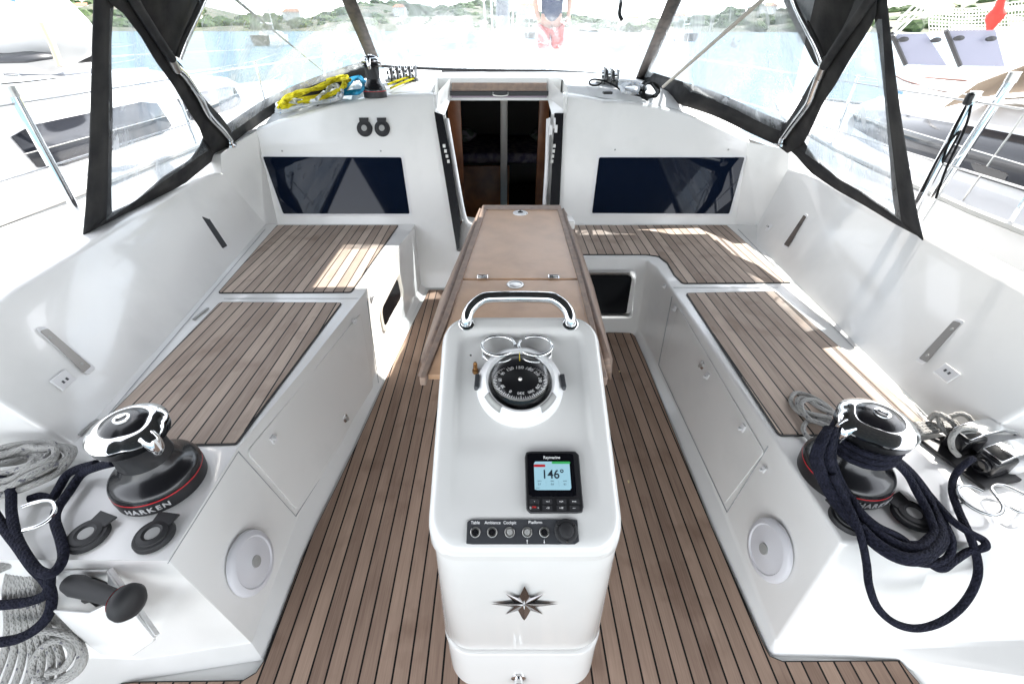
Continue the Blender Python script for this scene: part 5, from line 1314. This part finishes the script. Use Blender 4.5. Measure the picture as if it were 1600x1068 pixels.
g = MB(); g.tube(cat([PY(1568,-12,6.6), PY(1562,8,6.6), PY(1556,24,6.6), PY(1550,40,6.6), PY(1547,48,6.6)], 5), [.03]*8+[.055]*6+[.04]*7, 8) if False else g.tube(resamp([PY(1568,-12,6.6), PY(1562,8,6.6), PY(1556,24,6.6), PY(1546,48,6.6)], 8), [.03,.035,.04,.05,.09,.08,.05,.03], 8)
obj('flag_cloth', g, mat('red_cloth', (.75,.03,.02), .8, bump=(8,1.)), flg)
g = MB(); g.tube([PY(1570,-16,6.65), PY(1546,50,6.65)], .012, 6); obj('flag_staff', g, WHT, flg)
# tall grey rigging lines of the starboard side
for i, (a, b, c, d) in enumerate(((1392,44,1445,-8),(1394,52,1455,-8),(1396,58,1464,-8))):
    line('rigging_line', ('upper','middle','lower')[i]+' of three dark lines sloping from the starboard sprayhood edge', PY(a,b,5.2), PY(c,d,6.2), .013, BPL)
# dinghy hanging on the port side
din = thing('inflatable_dinghy', 'white inflatable dinghy with blue stripes lying on the port neighbour', 'dinghy', (-5.2,4.2,1.3))
g = MB(); n = 24; pts = [PY(-120,42,3.9), PY(-40,38,3.9), PY(30,40,3.9), PY(80,44,3.9), PY(105,50,3.95), PY(119,56,4.05)]
g.tube(resamp(cat(pts, 4), 20), [.30]*14+[.29,.27,.245,.21,.16,.08], 24); dd = obj('dinghy_tube', g, BW, din, smooth=80)
for k in (0,1,2):
    g = MB(); pp_ = resamp(cat(pts, 4), 20)[:17]; off = V3(0,-.19-.03*k,.235-.03*k); g.tube([p+off*(1 if i < 14 else .92-.04*(i-14)) for i, p in enumerate(pp_)], .016, 6); obj('tube_stripe', g, STRIPE, dd)
g = MB(); g.grid([[PY(-60,84,3.7), PY(40,80,3.7), PY(92,84,3.8)], [PY(-60,98,3.5), PY(40,96,3.5), PY(80,90,3.6)]]); obj('dinghy_floor', g, DGRY, din, solid=.02)
g = MB(); c = PY(82,70,3.55); g.tube([c+V3(0,0,.12), c, c+V3(.0,-.02,-.12)], .02, 8); obj('grab_strap', g, mat('cream_strap',(.6,.5,.36),.8), din)
g = MB(); q0 = PY(118,78,4.6); g.lathe([(0,-.1),(.2,-.08),(.26,.02),(.12,.14),(0,.16)], Matrix.Translation(q0), 14); o = obj('cover_bundle', g, CANV); tag(o, 'dark bundled cover beside the dinghy on the port side', 'cover')
# a yacht farther ahead to port and two moored boats across the water
boat('moored_yacht', 'white yacht moored ahead on the port side, behind the dinghy', -8.2, -1, 4., 15., [(.35,.6)], cat_='sailing yacht', roofz=1.3)
for i, (x, y, lab) in enumerate(((-42,90,'far moored yacht left of the port windscreen batten'),(6,150,'far moored yacht near the mast of our yacht'),(40,120,'far moored yacht right of the starboard windscreen batten'))):
    boat('moored_yacht', lab, x, 1, y, y+11, [(.35,.6)], zd=.5, roofz=1.1, group='yachts moored across the bay')
